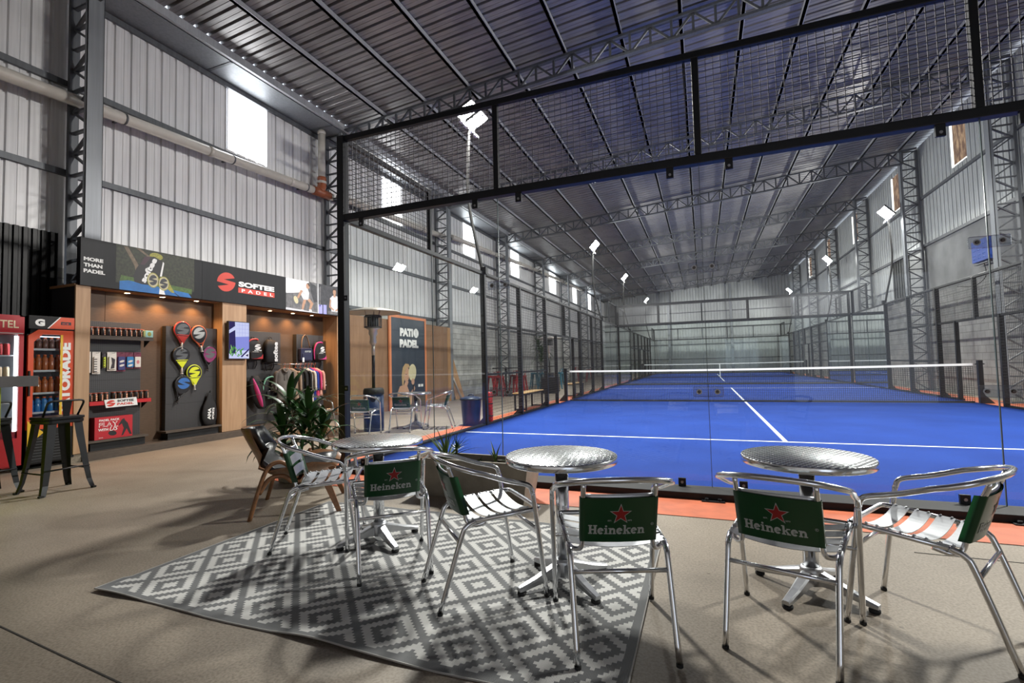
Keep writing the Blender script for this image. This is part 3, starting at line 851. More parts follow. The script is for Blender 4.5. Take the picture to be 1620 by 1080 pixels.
# ================================================================= the shop wall
H = PI/2          # things facing the hall (+x): local x runs along +Y, local -y is the front
M['ply'] = wood('plywood', (.50, .32, .19), (.38, .225, .125), 2.4, .5, (5, 5, .35))
M['brown_panel'] = mat('dark_brown_panel', (.105, .064, .038), .5, 0, .35, var=.25, vs=14, stretch=(1, 1, 8))
M['soffit'] = wood('soffit_wood', (.36, .19, .09), (.28, .14, .065), 2.4, .5, (.4, 5, 5))
M['plinth'] = mat('plinth_laminate', (.095, .072, .056), .6, var=.3, vs=12, stretch=(1, .08, 4))
def peg_mat():
    m, nt, b, out = _nodes('pegboard_grey'); N = nt.nodes.new; L = nt.links.new
    tc = N('ShaderNodeTexCoord'); mp = N('ShaderNodeMapping'); mp.inputs['Scale'].default_value = (40, 1, 40); L(tc.outputs['Object'], mp.inputs['Vector'])
    sp = N('ShaderNodeSeparateXYZ'); L(mp.outputs[0], sp.inputs[0]); outs = []
    for ax in ('X', 'Z'):
        f = N('ShaderNodeMath'); f.operation = 'FRACT'; L(sp.outputs[ax], f.inputs[0])
        a = N('ShaderNodeMath'); a.operation = 'SUBTRACT'; a.inputs[1].default_value = .5; L(f.outputs[0], a.inputs[0])
        p = N('ShaderNodeMath'); p.operation = 'POWER'; p.inputs[1].default_value = 2; L(a.outputs[0], p.inputs[0]); outs.append(p)
    ad = N('ShaderNodeMath'); ad.operation = 'ADD'; L(outs[0].outputs[0], ad.inputs[0]); L(outs[1].outputs[0], ad.inputs[1])
    lt = N('ShaderNodeMath'); lt.operation = 'LESS_THAN'; lt.inputs[1].default_value = .06; L(ad.outputs[0], lt.inputs[0])
    mx = N('ShaderNodeMixRGB'); mx.inputs[1].default_value = (.045, .044, .046, 1); mx.inputs[2].default_value = (.006, .006, .006, 1)
    L(lt.outputs[0], mx.inputs[0]); L(mx.outputs[0], b.inputs['Base Color']); b.inputs['Roughness'].default_value = .5
    return m
M['peg'] = peg_mat()
M['warm_lens'] = emis('warm_lens', (1.0, .70, .38), 30)

dw = empty('display_wall', (-3.97, 1.87, 0), H, 'long plywood and dark panel shop display wall with two lit bays', 'shop display wall')
OX = 1.87
b = MB(); b.rbox((-.60-OX, -.07, 0), (4.46-OX, .60, .11), .004, axis=0); b.build('plinth', M['plinth'], dw)
for x0, x1, d0, d1, m_ in ((-.73, -.555, .0, .03, 'ply'), (-.715, -.60, .031, .60, 'black_matte'), (1.445, 1.935, .0, .60, 'ply'), (4.36, 4.46, .0, .60, 'ply')):
    b = MB(); b.rbox((x0-OX, d0, .115), (x1-OX, d1, 2.42), .003); b.build('post', M[m_], dw)
b = MB(); b.box((-.74-OX, .02, 0), (-.60-OX, .6, .115)); b.build('footing', M['concrete'], dw)
b = MB(); b.box((-.73-OX, .03, 2.405), (4.46-OX, .62, 2.44)); b.build('soffit', M['soffit'], dw)
for x0, x1, y0 in ((-.60, -.26, .225), (-.254, 1.445, .225), (1.935, 2.36, .425), (2.366, 4.36, .425)):
    b = MB(); b.box((x0-OX, y0, .11), (x1-OX, y0+.02, 2.42)); b.build('back_panel', M['brown_panel'], dw)
for i, (y, dd) in enumerate(((-.03, .11), (.483, .11), (1.045, .11), (2.70, .26), (3.295, .26), (3.84, .26))):
    d = MB(); d.lathe([(.048, 2.405), (.048, 2.398), (.036, 2.397)], 16, (y-OX, dd, 0)); dl = d.build('downlight', M['white'], dw)
    d = MB(); d.lathe([(.0, 2.3965), (.034, 2.3965)], 16, (y-OX, dd, 0), caps=False); d.build('lens', M['warm_lens'], dl)

# sign ------------------------------------------------------------------
M['sign_dark'] = mat('sign_print_dark', (.009, .010, .013), .45, 0, .3, var=.3, vs=22, stretch=(1, 1, .12))
M['p_foliage'] = mat('print_foliage', (.034, .042, .016), .5, var=.92, vs=26, detail=8)
M['p_trunk'] = mat('print_trunk', (.22, .16, .10), .5, var=.5, vs=20)
M['p_grass'] = mat('print_grass', (.085, .17, .03), .5, var=.5, vs=30)
M['p_blue'] = mat('print_blue', (.015, .17, .50), .5, var=.3, vs=9)
M['p_black'] = mat('print_black', (.012, .011, .013), .5)
M['p_plum'] = mat('print_plum', (.05, .018, .03), .5)
M['p_cream'] = mat('print_cream', (.66, .60, .38), .5, var=.25, vs=40)
M['p_sky'] = mat('print_sky', (.86, .87, .90), .5)
M['p_grey'] = mat('print_grey', (.20, .20, .21), .5, var=.6, vs=10)
M['p_grey2'] = mat('print_grey_dark', (.065, .068, .078), .5, var=.5, vs=12)
M['p_skin'] = mat('print_skin', (.50, .29, .19), .5, var=.2, vs=14)
M['p_shirt'] = mat('print_shirt', (.66, .67, .70), .5, var=.2, vs=14)
M['p_violet'] = mat('print_violet', (.34, .34, .72), .5)
M['p_hair'] = mat('print_hair', (.05, .03, .02), .5)
M['p_yellow'] = mat('print_yellow', (.42, .40, .06), .5, var=.5, vs=40)
sg = empty('shop_sign', (-3.935, 1.87, 2.42), H, 'long dark printed fascia sign with lettering and photos above the shop bays', 'sign')
ZS = 2.42
def sx(x): return x-OX
for x0, x1, nm in ((-.70, 1.038, 'board'), (1.042, 2.818, 'board'), (2.822, 3.698, 'board'), (3.702, 4.43, 'board')):
    b = MB(); b.box((sx(x0), 0, 0), (sx(x1), .09, .665)); b.build(nm, M['sign_dark'], sg)
t = MB()
for k, (w, s_) in enumerate((('MORE', .235), ('THAN', .225), ('PADEL', .26))):
    text(t, w, sx(-.665), .345-.083*k, w=s_, h=.052, y=-.003, bold=.05)
t.build('slogan_lettering', M['print_white'], sg)
# first photo: bag and two rackets on a court edge
ph = MB(); Yp = -.0015
mats = [M['p_foliage'], M['p_trunk'], M['p_grass'], M['p_blue'], M['p_black'], M['p_plum'], M['p_cream'], M['print_white'], M['p_yellow']]
flat(ph, [(sx(-.27), .10), (sx(.90), .10), (sx(.90), .662), (sx(-.27), .662)], Yp, 0)
flat(ph, [(sx(-.17), .65), (sx(-.11), .65), (sx(.06), .36), (sx(.08), .22), (sx(.01), .22), (sx(-.02), .38)], Yp-.0004, 1)
flat(ph, [(sx(.0), .655), (sx(.06), .655), (sx(.24), .54), (sx(.22), .52)], Yp-.0004, 1)
flat(ph, ell(sx(.29), .585, .10, .055, 14), Yp-.0004, 8)
flat(ph, [(sx(-.22), .115), (sx(.86), .06), (sx(.86), .145), (sx(.45), .17), (sx(-.20), .215)], Yp-.0005, 2)
flat(ph, [(sx(-.22), .125), (sx(-.10), .15), (sx(.80), .07), (sx(.86), .0), (sx(-.22), .0)], Yp-.0006, 3)
flat(ph, [(sx(.345), .10), (sx(.40), .095), (sx(.43), .0), (sx(.335), .0)], Yp-.0007, 7)
bag = [(-.02, .14), (-.035, .22), (.0, .34), (.07, .46), (.15, .555), (.26, .575), (.37, .53), (.40, .44), (.37, .34), (.30, .20), (.20, .12), (.08, .12)]
flat(ph, [(sx(x), z) for x, z in bag], Yp-.0008, 4)
flat(ph, [(sx(.12), .55), (sx(.22), .572), (sx(.12), .42), (sx(.06), .42)], Yp-.0009, 5)
flat(ph, [(sx(.39), .52), (sx(.41), .50), (sx(.375), .28), (sx(.345), .28)], Yp-.0010, 7)
ph.build('photo_print', mats, sg)
t = MB(); text(t, 'softee', sx(.135), .14, w=.43, h=.092, y=Yp-.0013, bold=.05, rot=math.radians(66)); t.build('bag_lettering', M['print_white'], sg)
r_ = MB()
for cx, cz, rx, rz in ((.245, .205, .088, .118), (.405, .175, .088, .112)):
    flat(r_, ell(sx(cx), cz, rx, rz, 22), Yp-.0020, 0)
    flat(r_, ell(sx(cx), cz, rx-.012, rz-.012, 22), Yp-.0023, 1)
    s_logo(r_, sx(cx), cz, .12, .16, Yp-.0026, 2)
    for i in range(-3, 4):
        for k in range(-4, 5):
            if (i/3.6)**2 + (k/4.8)**2 < 1: flat(r_, ell(sx(cx)+i*.019+.005*(k % 2), cz+k*.021, .0042, .0042, 6), Yp-.0029, 3)
flat(r_, [(sx(.46), .10), (sx(.49), .20), (sx(.575), .05), (sx(.53), .045)], Yp-.0019, 0)
flat(r_, [(sx(.555), .06), (sx(.575), .055), (sx(.66), .0), (sx(.635), .0)], Yp-.0018, 4)
r_.build('racket_print', [M['p_yellow'], M['p_cream'], M['p_grey2'], M['p_black'], M['p_black']], sg)
# logo panel
lg = MB(); s_logo(lg, sx(1.49), .365, .36, .345, -.003, 0); lg.build('emblem', M['print_red'], sg)
lg = MB(); text(lg, 'SOFTEE', sx(1.735), .318, w=.80, h=.098, y=-.003, bold=.055); lg.build('name_lettering', M['print_white'], sg)
lg = MB(); flat(lg, [(sx(1.73), .205), (sx(2.54), .205), (sx(2.54), .300), (sx(1.73), .300)], -.002); lg.build('red_strip', M['print_red'], sg)
lg = MB(); text(lg, 'PADEL', sx(1.80), .222, w=.70, h=.060, y=-.004, bold=.03, space=1.9); lg.build('strip_lettering', M['print_white'], sg)
# photo of a crouching player
ph = MB()
flat(ph, [(sx(2.825), 0), (sx(3.695), 0), (sx(3.695), .662), (sx(2.825), .662)], -.0012, 1)
flat(ph, [(sx(2.825), .34), (sx(3.20), .40), (sx(3.45), .55), (sx(3.45), .662), (sx(2.825), .662)], -.0016, 0)
flat(ph, [(sx(2.825), .05), (sx(3.695), .01), (sx(3.695), 0), (sx(2.825), 0)], -.0016, 3)
for i in range(5): flat(ph, [(sx(2.83+.17*i), .04), (sx(2.838+.17*i), .04), (sx(2.838+.17*i), .36), (sx(2.83+.17*i), .36)], -.0017, 2)
flat(ph, [(sx(3.27), .52), (sx(3.40), .54), (sx(3.46), .42), (sx(3.44), .27), (sx(3.30), .25), (sx(3.22), .36)], -.0020, 3)      # torso
flat(ph, ell(sx(3.42), .565, .052, .062, 14), -.0022, 4)                                                                    # head
flat(ph, [(sx(3.36), .60), (sx(3.44), .64), (sx(3.48), .58), (sx(3.46), .55), (sx(3.42), .61)], -.0024, 5)
flat(ph, [(sx(3.30), .26), (sx(3.38), .26), (sx(3.33), .14), (sx(3.29), .03), (sx(3.24), .03), (sx(3.26), .15)], -.0021, 4)   # leg
flat(ph, [(sx(3.40), .26), (sx(3.47), .30), (sx(3.58), .20), (sx(3.50), .05), (sx(3.45), .06), (sx(3.49), .19)], -.0021, 4)
flat(ph, [(sx(3.22), .46), (sx(3.28), .44), (sx(3.16), .26), (sx(3.12), .29)], -.0022, 4)                                   # arm
flat(ph, ell(sx(3.09), .23, .055, .085, 14, rot=.5), -.0023, 6)
flat(ph, [(sx(3.22), .0), (sx(3.31), .0), (sx(3.31), .04), (sx(3.22), .04)], -.0022, 3)
flat(ph, [(sx(3.45), .02), (sx(3.54), .02), (sx(3.53), .065), (sx(3.45), .06)], -.0022, 3)
flat(ph, [(sx(3.48), .655), (sx(3.66), .60), (sx(3.69), .25), (sx(3.60), .22), (sx(3.50), .45)], -.0018, 2)
ph.build('photo_print', [M['p_sky'], M['p_grey'], M['p_grey2'], M['p_shirt'], M['p_skin'], M['p_hair'], M['p_cream']], sg)
# photo of a standing player in a white shirt
ph = MB()
flat(ph, [(sx(3.705), 0), (sx(4.427), 0), (sx(4.427), .662), (sx(3.705), .662)], -.0012, 0)
flat(ph, [(sx(3.705), 0), (sx(3.735), 0), (sx(3.735), .662), (sx(3.705), .662)], -.0016, 1)
flat(ph, [(sx(3.76), .58), (sx(3.80), .62), (sx(3.79), .16), (sx(3.765), .16)], -.0016, 2)
flat(ph, [(sx(3.74), .0), (sx(3.85), .0), (sx(3.85), .2), (sx(3.74), .2)], -.0016, 3)
flat(ph, [(sx(3.88), .0), (sx(3.98), .0), (sx(3.98), .21), (sx(3.88), .21)], -.0016, 3)
flat(ph, [(sx(4.13), .08), (sx(4.36), .08), (sx(4.40), .38), (sx(4.33), .45), (sx(4.18), .45), (sx(4.09), .38)], -.0020, 1)
flat(ph, ell(sx(4.235), .535, .05, .07, 16), -.0022, 4)
flat(ph, [(sx(4.205), .47), (sx(4.27), .47), (sx(4.275), .42), (sx(4.2), .42)], -.0022, 4)
flat(ph, [(sx(4.18), .54), (sx(4.18), .60), (sx(4.23), .625), (sx(4.29), .60), (sx(4.29), .54), (sx(4.27), .585), (sx(4.2), .58)], -.0024, 5)
flat(ph, [(sx(4.09), .37), (sx(4.13), .33), (sx(4.10), .20), (sx(4.22), .13), (sx(4.20), .10), (sx(4.06), .17)], -.0023, 4)
flat(ph, [(sx(4.40), .37), (sx(4.37), .30), (sx(4.36), .18), (sx(4.26), .12), (sx(4.27), .09), (sx(4.40), .14)], -.0023, 4)
flat(ph, [(sx(4.02), .02), (sx(4.42), .02), (sx(4.42), .085), (sx(4.02), .085)], -.0019, 2)
ph.build('photo_print', [M['p_grey2'], M['p_shirt'], M['p_grey'], M['p_violet'], M['p_skin'], M['p_hair']], sg)

# pegboards and shelves ----------------------------------------------------
def pegboard(x0, x1, X, z0, z1, t, label, extra=None):
    e = empty('pegboard', (X, (x0+x1)/2, 0), H, label, 'pegboard', 'grey pegboard panels'); w = (x1-x0)/2
    b = MB(); b.rbox((-w, 0, z0), (w, t, z1), .004, axis=1); b.build('panel', M['peg'], e)
    n = 4
    s = MB()
    for k in range(1, n): z = z0 + (z1-z0)*k/n; s.box((-w, -.001, z-.002), (w, .0, z+.002))
    s.build('panel_seam', M['black_matte'], e)
    return e
pegboard(-.555, .211, -4.15, .24, 1.954, .045, 'grey pegboard holding the can shelves beside the left plywood post')
pegboard(.555, 1.44, -4.10, .25, 1.945, .09, 'grey pegboard hung with padel rackets, left of the screen post')
pegboard(1.945, 3.07, -4.345, .12, 1.97, .045, 'grey pegboard with two backpacks, right of the screen post')
pegboard(3.452, 4.25, -4.29, .12, 1.96, .10, 'grey pegboard with a blue bag and a pink backpack, far right bay')
def shelf(x0, x1, Xb, Xf, z, mtop, medge, label, name='wall_shelf', lip=.025):
    e = empty(name, (Xf, (x0+x1)/2, z), H, label, 'shelf'); w = (x1-x0)/2; d = Xf-Xb
    b = MB(); b.box((-w, 0, -.018), (w, d, 0)); b.build('board', mtop, e)
    b = MB(); b.box((-w, -.006, -.018-lip), (w, .004, .012)); b.build('front_edge', medge, e)
    for x in (-w+.03, w-.03):
        b = MB(); b.prism([(0, 0), (d*.95, 0), (d*.95, -.12)], x-.005, x+.005); b.move(Matrix.Rotation(0, 4, 'Z'))
        q = MB()
        q._add([(y, xx, z_) for (xx, y, z_) in [(v[0], v[1], v[2]-.018) for v in b.v]], b.f, 0)
        q.build('bracket', M['black_matte'], e)
    return e
shelf(-.55, .285, -4.15, -3.98, 1.725, M['plinth'], M['plinth'], 'dark wall shelf carrying the upper row of ball cans')
shelf(-.55, .255, -4.15, -3.97, .792, M['red'], M['red'], 'red edged wall shelf carrying the lower row of ball cans')
def tray(x0, x1, Xb, Xf, z, label):
    e = empty('display_base', (Xf, (x0+x1)/2, .11), H, label, 'display base'); w = (x1-x0)/2
    b = MB(); b.box((-w+.06, .05, 0), (w-.02, Xf-Xb, z-.11-.03)); b.build('body', M['black_matte'], e)
    b = MB(); b.box((-w, 0, z-.11-.03), (w, Xf-Xb, z-.11)); b.build('top_board', M['plinth'], e)
tray(-.555, .24, -4.19, -3.99, .255, 'low dark base under the red boxed set')
tray(.49, 1.44, -4.19, -3.975, .255, 'low dark base under the racket pegboard')

# ball cans -----------------------------------------------------------------
M['can_black'] = mat('can_black', (.020, .012, .010), .25, 0, .6)
M['can_red'] = mat('can_red', (.45, .045, .02), .3)
M['can_cream'] = mat('can_label', (.70, .52, .33), .4)
M['can_lid'] = mat('can_lid', (.30, .07, .04), .3)
can = empty('ball_can', (0, 0, 0), H)
c = MB(); c.lathe([(.031, 0), (.033, .004), (.033, .112), (.031, .118)], 18); c.build('can_body', M['can_black'], can)
c = MB(); c.lathe([(.034, .118), (.0345, .122), (.0345, .130), (.030, .133)], 18); c.build('lid', M['can_lid'], can)
c = MB()
for a0, mi in ((-.2, 0),):
    for k in range(4):
        a = -PI/2 + .25 + k*.22; b_ = a + .22
        c.poly([(.0335*math.cos(a), .0335*math.sin(a), .02), (.0335*math.cos(b_), .0335*math.sin(b_), .02), (.0335*math.cos(b_), .0335*math.sin(b_), .105), (.0335*math.cos(a), .0335*math.sin(a), .105)])
c.build('label', M['can_cream'], can)
c = MB()
for z in (.035, .062, .09):
    pts = [(-PI/2 + .25 + k*.22) for k in range(5)]
    for a, b_ in zip(pts, pts[1:]):
        c.poly([(.0338*math.cos(a), .0338*math.sin(a), z), (.0338*math.cos(b_), .0338*math.sin(b_), z), (.0338*math.cos(b_), .0338*math.sin(b_), z+.012), (.0338*math.cos(a), .0338*math.sin(a), z+.012)])
c.build('label_stripe', M['can_red'], can)
ORD = ['first', 'second', 'third', 'fourth', 'fifth', 'sixth', 'seventh', 'eighth', 'ninth', 'tenth', 'eleventh', 'twelfth']
ups = [-.515, -.447, -.369, -.301, -.224, -.156, -.083, -.015, .053, .121]
for i, y in enumerate(ups):
    l = '%s black and red ball can from the left on the upper dark shelf' % ORD[i]
    if i == 0:
        can.location = (-4.04, y, 1.726); tag(can, l, 'ball can', 'ball cans on the upper shelf')
    else: dup(can, (-4.04, y, 1.726), H + random.uniform(-.3, .3), l, 'ball cans on the upper shelf')
dup(can, (-4.09, .185, 1.726), H, 'ball can half hidden behind the small pale box on the upper shelf', 'ball cans on the upper shelf')
for i, y in enumerate([-.515, -.452, -.382, -.319, -.216, -.138, -.065, .008, .081, .149, .225]):
    dup(can, (-4.045, y, .793), H + random.uniform(-.3, .3), '%s black and red ball can from the left on the red edged shelf' % ORD[i], 'ball cans on the red shelf')
M['mint'] = mat('mint_card', (.35, .62, .56), .5)
bx = empty('small_box', (-4.005, .245, 1.737), H, 'small mint green box at the right end of the upper shelf', 'box')
b = MB(); b.rbox((-.055, 0, 0), (.055, .07, .105), .003); b.build('carton', M['mint'], bx)
b = MB(); flat(b, ell(0, .052, .028, .034, 16), -.001); b.build('printed_spot', M['p_yellow'], bx)

# hanging packs ----------------------------------------------------------------
M['card_white'] = mat('card_white', (.72, .66, .60), .5)
M['card_dark'] = mat('card_dark', (.03, .02, .025), .5)
M['pk_pink'] = mat('pack_pink', (.62, .20, .22), .5); M['pk_navy'] = mat('pack_navy', (.04, .04, .16), .45); M['pk_blue'] = mat('pack_blue', (.03, .20, .45), .45)
M['pk_maroon'] = mat('pack_maroon', (.16, .02, .05), .5); M['pk_neon'] = mat('pack_neon', (.62, .72, .05), .5)
def pack(y, w, h, card, inner, label, motif):
    e = empty('hanging_pack', (-4.125, y*.9642-.168, 1.46), H, label, 'hanging pack', 'hanging accessory packs')
    b = MB(); b.box((-w/2, 0, -h), (w/2, .004, .05)); b.build('card', M[card], e)
    b = MB(); b.rbox((-w/2+.012, -.022, -h+.02), (w/2-.012, 0, -.02), .012, axis=1); bl = b.build('item', M[inner], e)
    k = MB()
    if motif == 'bars':
        for q in range(6): k.box((-w/2+.01, -.0235, -h+.03+q*.035), (0, -.0225, -h+.042+q*.035))
        k.build('print', M['card_dark'], bl)
    elif motif == 'dark':
        flat(k, [(-.02, -.03), (.03, -.06), (.02, -h+.04), (-.03, -h+.03), (-.01, -.12)], -.0235); k.build('print', M['card_dark'], bl)
    elif motif == 'light':
        for q in (0, 1): flat(k, ell(0, -.09-.06*q, .035, .016, 12, rot=.3), -.0235)
        k.build('print', M['card_white'], bl)
    elif motif == 'spot':
        flat(k, ell(0, -h/2, .02, .03, 12), -.0235); k.build('print', M['pk_pink'], bl)
    h_ = MB(); h_.tube([(0, .02, .03), (0, -.06, .03), (0, -.065, .04)], .003, 6); h_.build('hook', M['bolt'], e)
pack(-.355, .10, .25, 'card_white', 'card_white', 'pale pack hanging nearest the left plywood post', 'spot')
pack(-.235, .10, .27, 'card_white', 'card_white', 'white pack with dark barred edge, second from the left post', 'bars')
pack(-.135, .05, .20, 'card_dark', 'pk_neon', 'narrow black pack with neon stripes on the pegboard', 'bars')
pack(-.03, .12, .23, 'card_white', 'card_white', 'pale pack with a curved dark shape on the pegboard', 'dark')
pack(.095, .12, .24, 'pk_maroon', 'pk_navy', 'navy pack on a maroon card on the pegboard', 'light')
pack(.215, .12, .20, 'pk_maroon', 'pk_blue', 'bright blue pack with maroon top on the pegboard', 'light')
pack(.325, .11, .20, 'pk_maroon', 'card_white', 'pinkish white pack farthest right on the can pegboard', 'spot')

# small tilted shelf sign
ss = empty('shelf_sign', (-3.955, -.165, .770), H, 'white card sign with red emblem hung on the red shelf edge', 'sign')
b = MB(); b.prism([(-.215, .05), (.205, .065), (.225, -.055), (-.19, -.065)], 0, .006); b.build('card', M['print_white'], ss)
t = MB(); s_logo(t, -.13, -.004, .11, .09, -.002); t.build('emblem', M['print_red'], ss)
t = MB(); text(t, 'SOFTEE', -.05, .008, w=.22, h=.034, y=-.002, bold=.04); t.build('lettering', M['p_black'], ss)
t = MB(); text(t, 'PADEL', -.05, -.036, w=.22, h=.030, y=-.002, bold=.04); t.build('red_lettering', M['print_red'], ss)

# red boxed set
M['box_red'] = mat('red_carton', (.50, .018, .030), .4)
rb = empty('boxed_set', (-4.035, -.205, .256), H, 'large red carton with white and outlined lettering on the low base', 'box')
b = MB(); b.rbox((-.245, 0, 0), (.245, .12, .315), .004); b.build('carton', M['box_red'], rb)
t = MB(); text(t, 'PADEL PACK', -.19, .255, w=.26, h=.030, y=-.001, bold=.03)
text(t, 'WITH', -.20, .118, w=.125, h=.036, y=-.001, bold=.04); text(t, 'US', -.065, .112, w=.10, h=.062, y=-.001, bold=.01, shear=.35)
text(t, 'SOFTEE', -.19, .02, w=.05, h=.010, y=-.001); t.build('lettering', M['print_white'], rb)
t = MB()
for off, mi in ((.030, 0), (-.012, 1)): text(t, 'PLAY', -.20, .172, w=.255, h=.070, y=-.001-.0006*mi, bold=off, mi=mi)
t.build('outlined_lettering', [M['print_white'], M['box_red']], rb)
t = MB(); flat(t, ell(-.02, .075, .055, .035, 16, rot=-.2), -.0005)
flat(t, [(.10, .26), (.13, .275), (.145, .24), (.18, .20), (.20, .13), (.235, .03), (.205, .03), (.165, .12), (.12, .03), (.095, .02), (.125, .13), (.10, .20), (.065, .17), (.06, .19)], -.0006); t.build('player_print', M['p_black'], rb)

# rackets --------------------------------------------------------------------
def racket(y, z, tilt, frame, face, logo, grip, label, k=1.0, extra=None, lower=None):
    y, z = y*.9733-.125, 1.185+(z-1.185)*.9733
    e = empty('padel_racket', (-4.06, y, z), H, label, 'padel racket', 'padel rackets on the pegboard')
    e.matrix_world = Matrix.Translation((-4.06, y, z)) @ Matrix.Rotation(H, 4, 'Z') @ Matrix.Rotation(tilt, 4, 'Y') @ Matrix.Scale(k, 4)
    def outline(s=1.0):
        pts = []
        for i in range(40):
            a = 2*PI*i/40 + PI/2
            x, zz = math.cos(a)*.128, math.sin(a)*.132
            if zz < 0:
                f = (-zz/.132); x *= (1-.36*f*f); zz *= 1.22
            pts.append((x*s, zz*s))
        return pts
    o = outline(); b = MB(); b.prism(o, -.012, .018); b.build('face', M[face], e)
    b = MB(); b.tube([(x, .003, zz) for x, zz in outline(1.0)], .0125, 8, closed=True, flat=1.3); b.build('rim', M[frame], e)
    b = MB()
    for i in range(-4, 5):
        for q in range(-4, 6):
            x, zz = i*.024 + .012*(q % 2), q*.024
            if (x/.105)**2 + (zz/.118)**2 < 1: flat(b, ell(x, zz, .0052, .0052, 8), -.0128)
    b.build('drill_hole', M['black_matte'], e)
    if logo:
        b = MB(); s_logo(b, 0, .012, .20, .19, -.0132); 
        b.build('emblem', M[logo], e)
    if lower:
        b = MB(); flat(b, [(-.085, -.10), (.085, -.10), (.0, -.215)], -.0135); flat(b, [(-.10, -.075), (.10, -.075), (.097, -.088), (-.097, -.088)], -.0135); b.build('throat_print', M[lower], e)
    b = MB()
    for s in (-1, 1): b.tube(spline([(.078*s, .003, -.118), (.045*s, .003, -.17), (.016*s, .003, -.225)], 4), .012, 8)
    b.build('throat', M[frame], e)
    b = MB(); b.tube([(0, .003, -.205), (0, .003, -.30)], .0165, 12, flat=.85); b.lathe([(.019, -.312), (.021, -.305), (.019, -.298)], 12, (0, .003, 0)); g = b.build('grip', M[grip], e)
    b = MB(); b.tube(spline([(0, .0, -.31), (.02, -.015, -.335), (-.02, -.02, -.345), (0, .0, -.312)], 5), .004, 6); b.build('wrist_cord', M['black_matte'], g)
    b = MB(); b.tube([(0, .04, .04), (0, -.02, .04)], .004, 6); b.build('hook', M['bolt'], e)
    return e
M['rk_red'] = mat('racket_red', (.50, .045, .035), .3); M['rk_orange'] = mat('racket_orange', (.66, .14, .06), .3)
M['rk_black'] = mat('racket_black', (.016, .016, .018), .35); M['rk_yellow'] = mat('racket_yellow', (.70, .74, .03), .35)
M['rk_blue'] = mat('racket_blue', (.05, .16, .45), .3); M['rk_pink'] = mat('racket_pink', (.25, .035, .13), .35); M['rk_grey'] = mat('racket_grey', (.11, .115, .12), .4)
M['grip_white'] = mat('grip_white', (.62, .58, .55), .6)
racket(.945, 1.905, 0.03, 'rk_red', 'rk_black', 'rk_grey', 'grip_white', 'black faced racket with red rim, top left of the pegboard', lower='rk_red')
racket(1.235, 1.855, -.20, 'rk_orange', 'rk_black', 'print_grey', 'grip_white', 'orange rimmed racket with silver emblem, top right of the pegboard')
racket(1.44, 1.505, .14, 'rk_black', 'rk_pink', 'rk_grey', 'rk_black', 'dark pink racket on the right edge of the pegboard', k=.93)
racket(.93, 1.475, -.04, 'rk_black', 'rk_black', 'rk_grey', 'grip_white', 'black racket with yellow throat below the red rimmed one', lower='rk_yellow')
racket(1.155, 1.175, -.04, 'rk_yellow', 'rk_black', 'rk_yellow', 'grip_white', 'racket with a large bright yellow emblem, centre of the pegboard', k=.93, lower='rk_yellow')
racket(.965, .985, .33, 'rk_black', 'rk_black', 'rk_blue', 'rk_black', 'black racket with blue emblem and tilted handle, lowest on the pegboard')
M['fabric_black'] = mat('black_fabric', (.010, .010, .012), .75, bump=.2, bs=200)
bag = empty('racket_bag', (-4.05, 1.27, .257), H, 'black teardrop racket cover with white lettering at the foot of the pegboard', 'bag')
prof = [(0, .055), (.03, .10), (.12, .135), (.22, .14), (.34, .115), (.45, .06), (.54, .03), (.565, .02)]
rg = []
for z, w in prof:
    rg.append([(w*math.cos(a), .035*math.sin(a)*(min(1, w/.1))+.0, z) for a in [2*PI*q/20 for q in range(20)]])
b = MB(); b.loft(rg); b.build('cover', M['fabric_black'], bag)
b = MB(); b.tube(spline([(-.01, 0, .56), (0, -.02, .60), (.01, 0, .56)], 5), .005, 6); b.build('hanging_loop', M['fabric_black'], bag)
t = MB(); text(t, 'AMA', -.005, .10, w=.20, h=.060, y=-.0365, bold=.05, rot=math.radians(86)); text(t, 'SPORTS', .055, .10, w=.20, h=.038, y=-.034, bold=.05, rot=math.radians(86)); t.build('lettering', M['print_white'], bag)

# screen on the post -----------------------------------------------------------
tv = empty('wall_screen', (-3.885, 1.715, 1.40), H, 'upright video screen showing a court, mounted on the middle plywood post', 'screen')
b = MB(); b.rbox((-.215, .0, 0), (.215, .055, .685), .006, axis=1); b.build('housing', M['black_matte'], tv)
SCR = [emis('screen_sky', (.62, .66, .95), .95), emis('screen_court', (.30, .33, .85), .85), emis('screen_dark', (.05, .04, .16), .7), emis('screen_leaf', (.08, .38, .06), .7), emis('screen_white', (.85, .86, .95), 1.0), emis('screen_leaf_light', (.30, .62, .18), .8)]
b = MB(); flat(b, [(-.205, .012), (.205, .012), (.205, .673), (-.205, .673)], -.001, 0)
flat(b, [(-.10, .16), (.205, .16), (.205, .42), (-.10, .40)], -.0014, 1)
flat(b, [(-.205, .10), (-.07, .10), (-.09, .673), (-.205, .673)], -.0016, 2); flat(b, [(-.205, .46), (-.08, .53), (-.085, .60), (-.205, .52)], -.0018, 0)
for i in range(1, 5): flat(b, [(-.06+.06*i, .42), (-.057+.06*i, .42), (-.057+.06*i, .66), (-.06+.06*i, .66)], -.0018, 1)
for z in (.48, .55, .62): flat(b, [(-.06, z), (.205, z), (.205, z+.003), (-.06, z+.003)], -.0018, 1)
random.seed(5)
for i in range(22):
    x, z, a = random.uniform(-.19, .06), random.uniform(.03, .15), random.uniform(.6, 2.4); l = random.uniform(.05, .13)
    dx, dz = math.cos(a)*l, math.sin(a)*l
    flat(b, [(max(-.2, x), z), (max(-.2, x+dx*.5-.015), z+dz*.5), (max(-.2, x+dx), z+dz), (max(-.19, x+dx*.5+.015), z+dz*.5)], -.0020-.00005*i, 3 if i % 3 else 5)
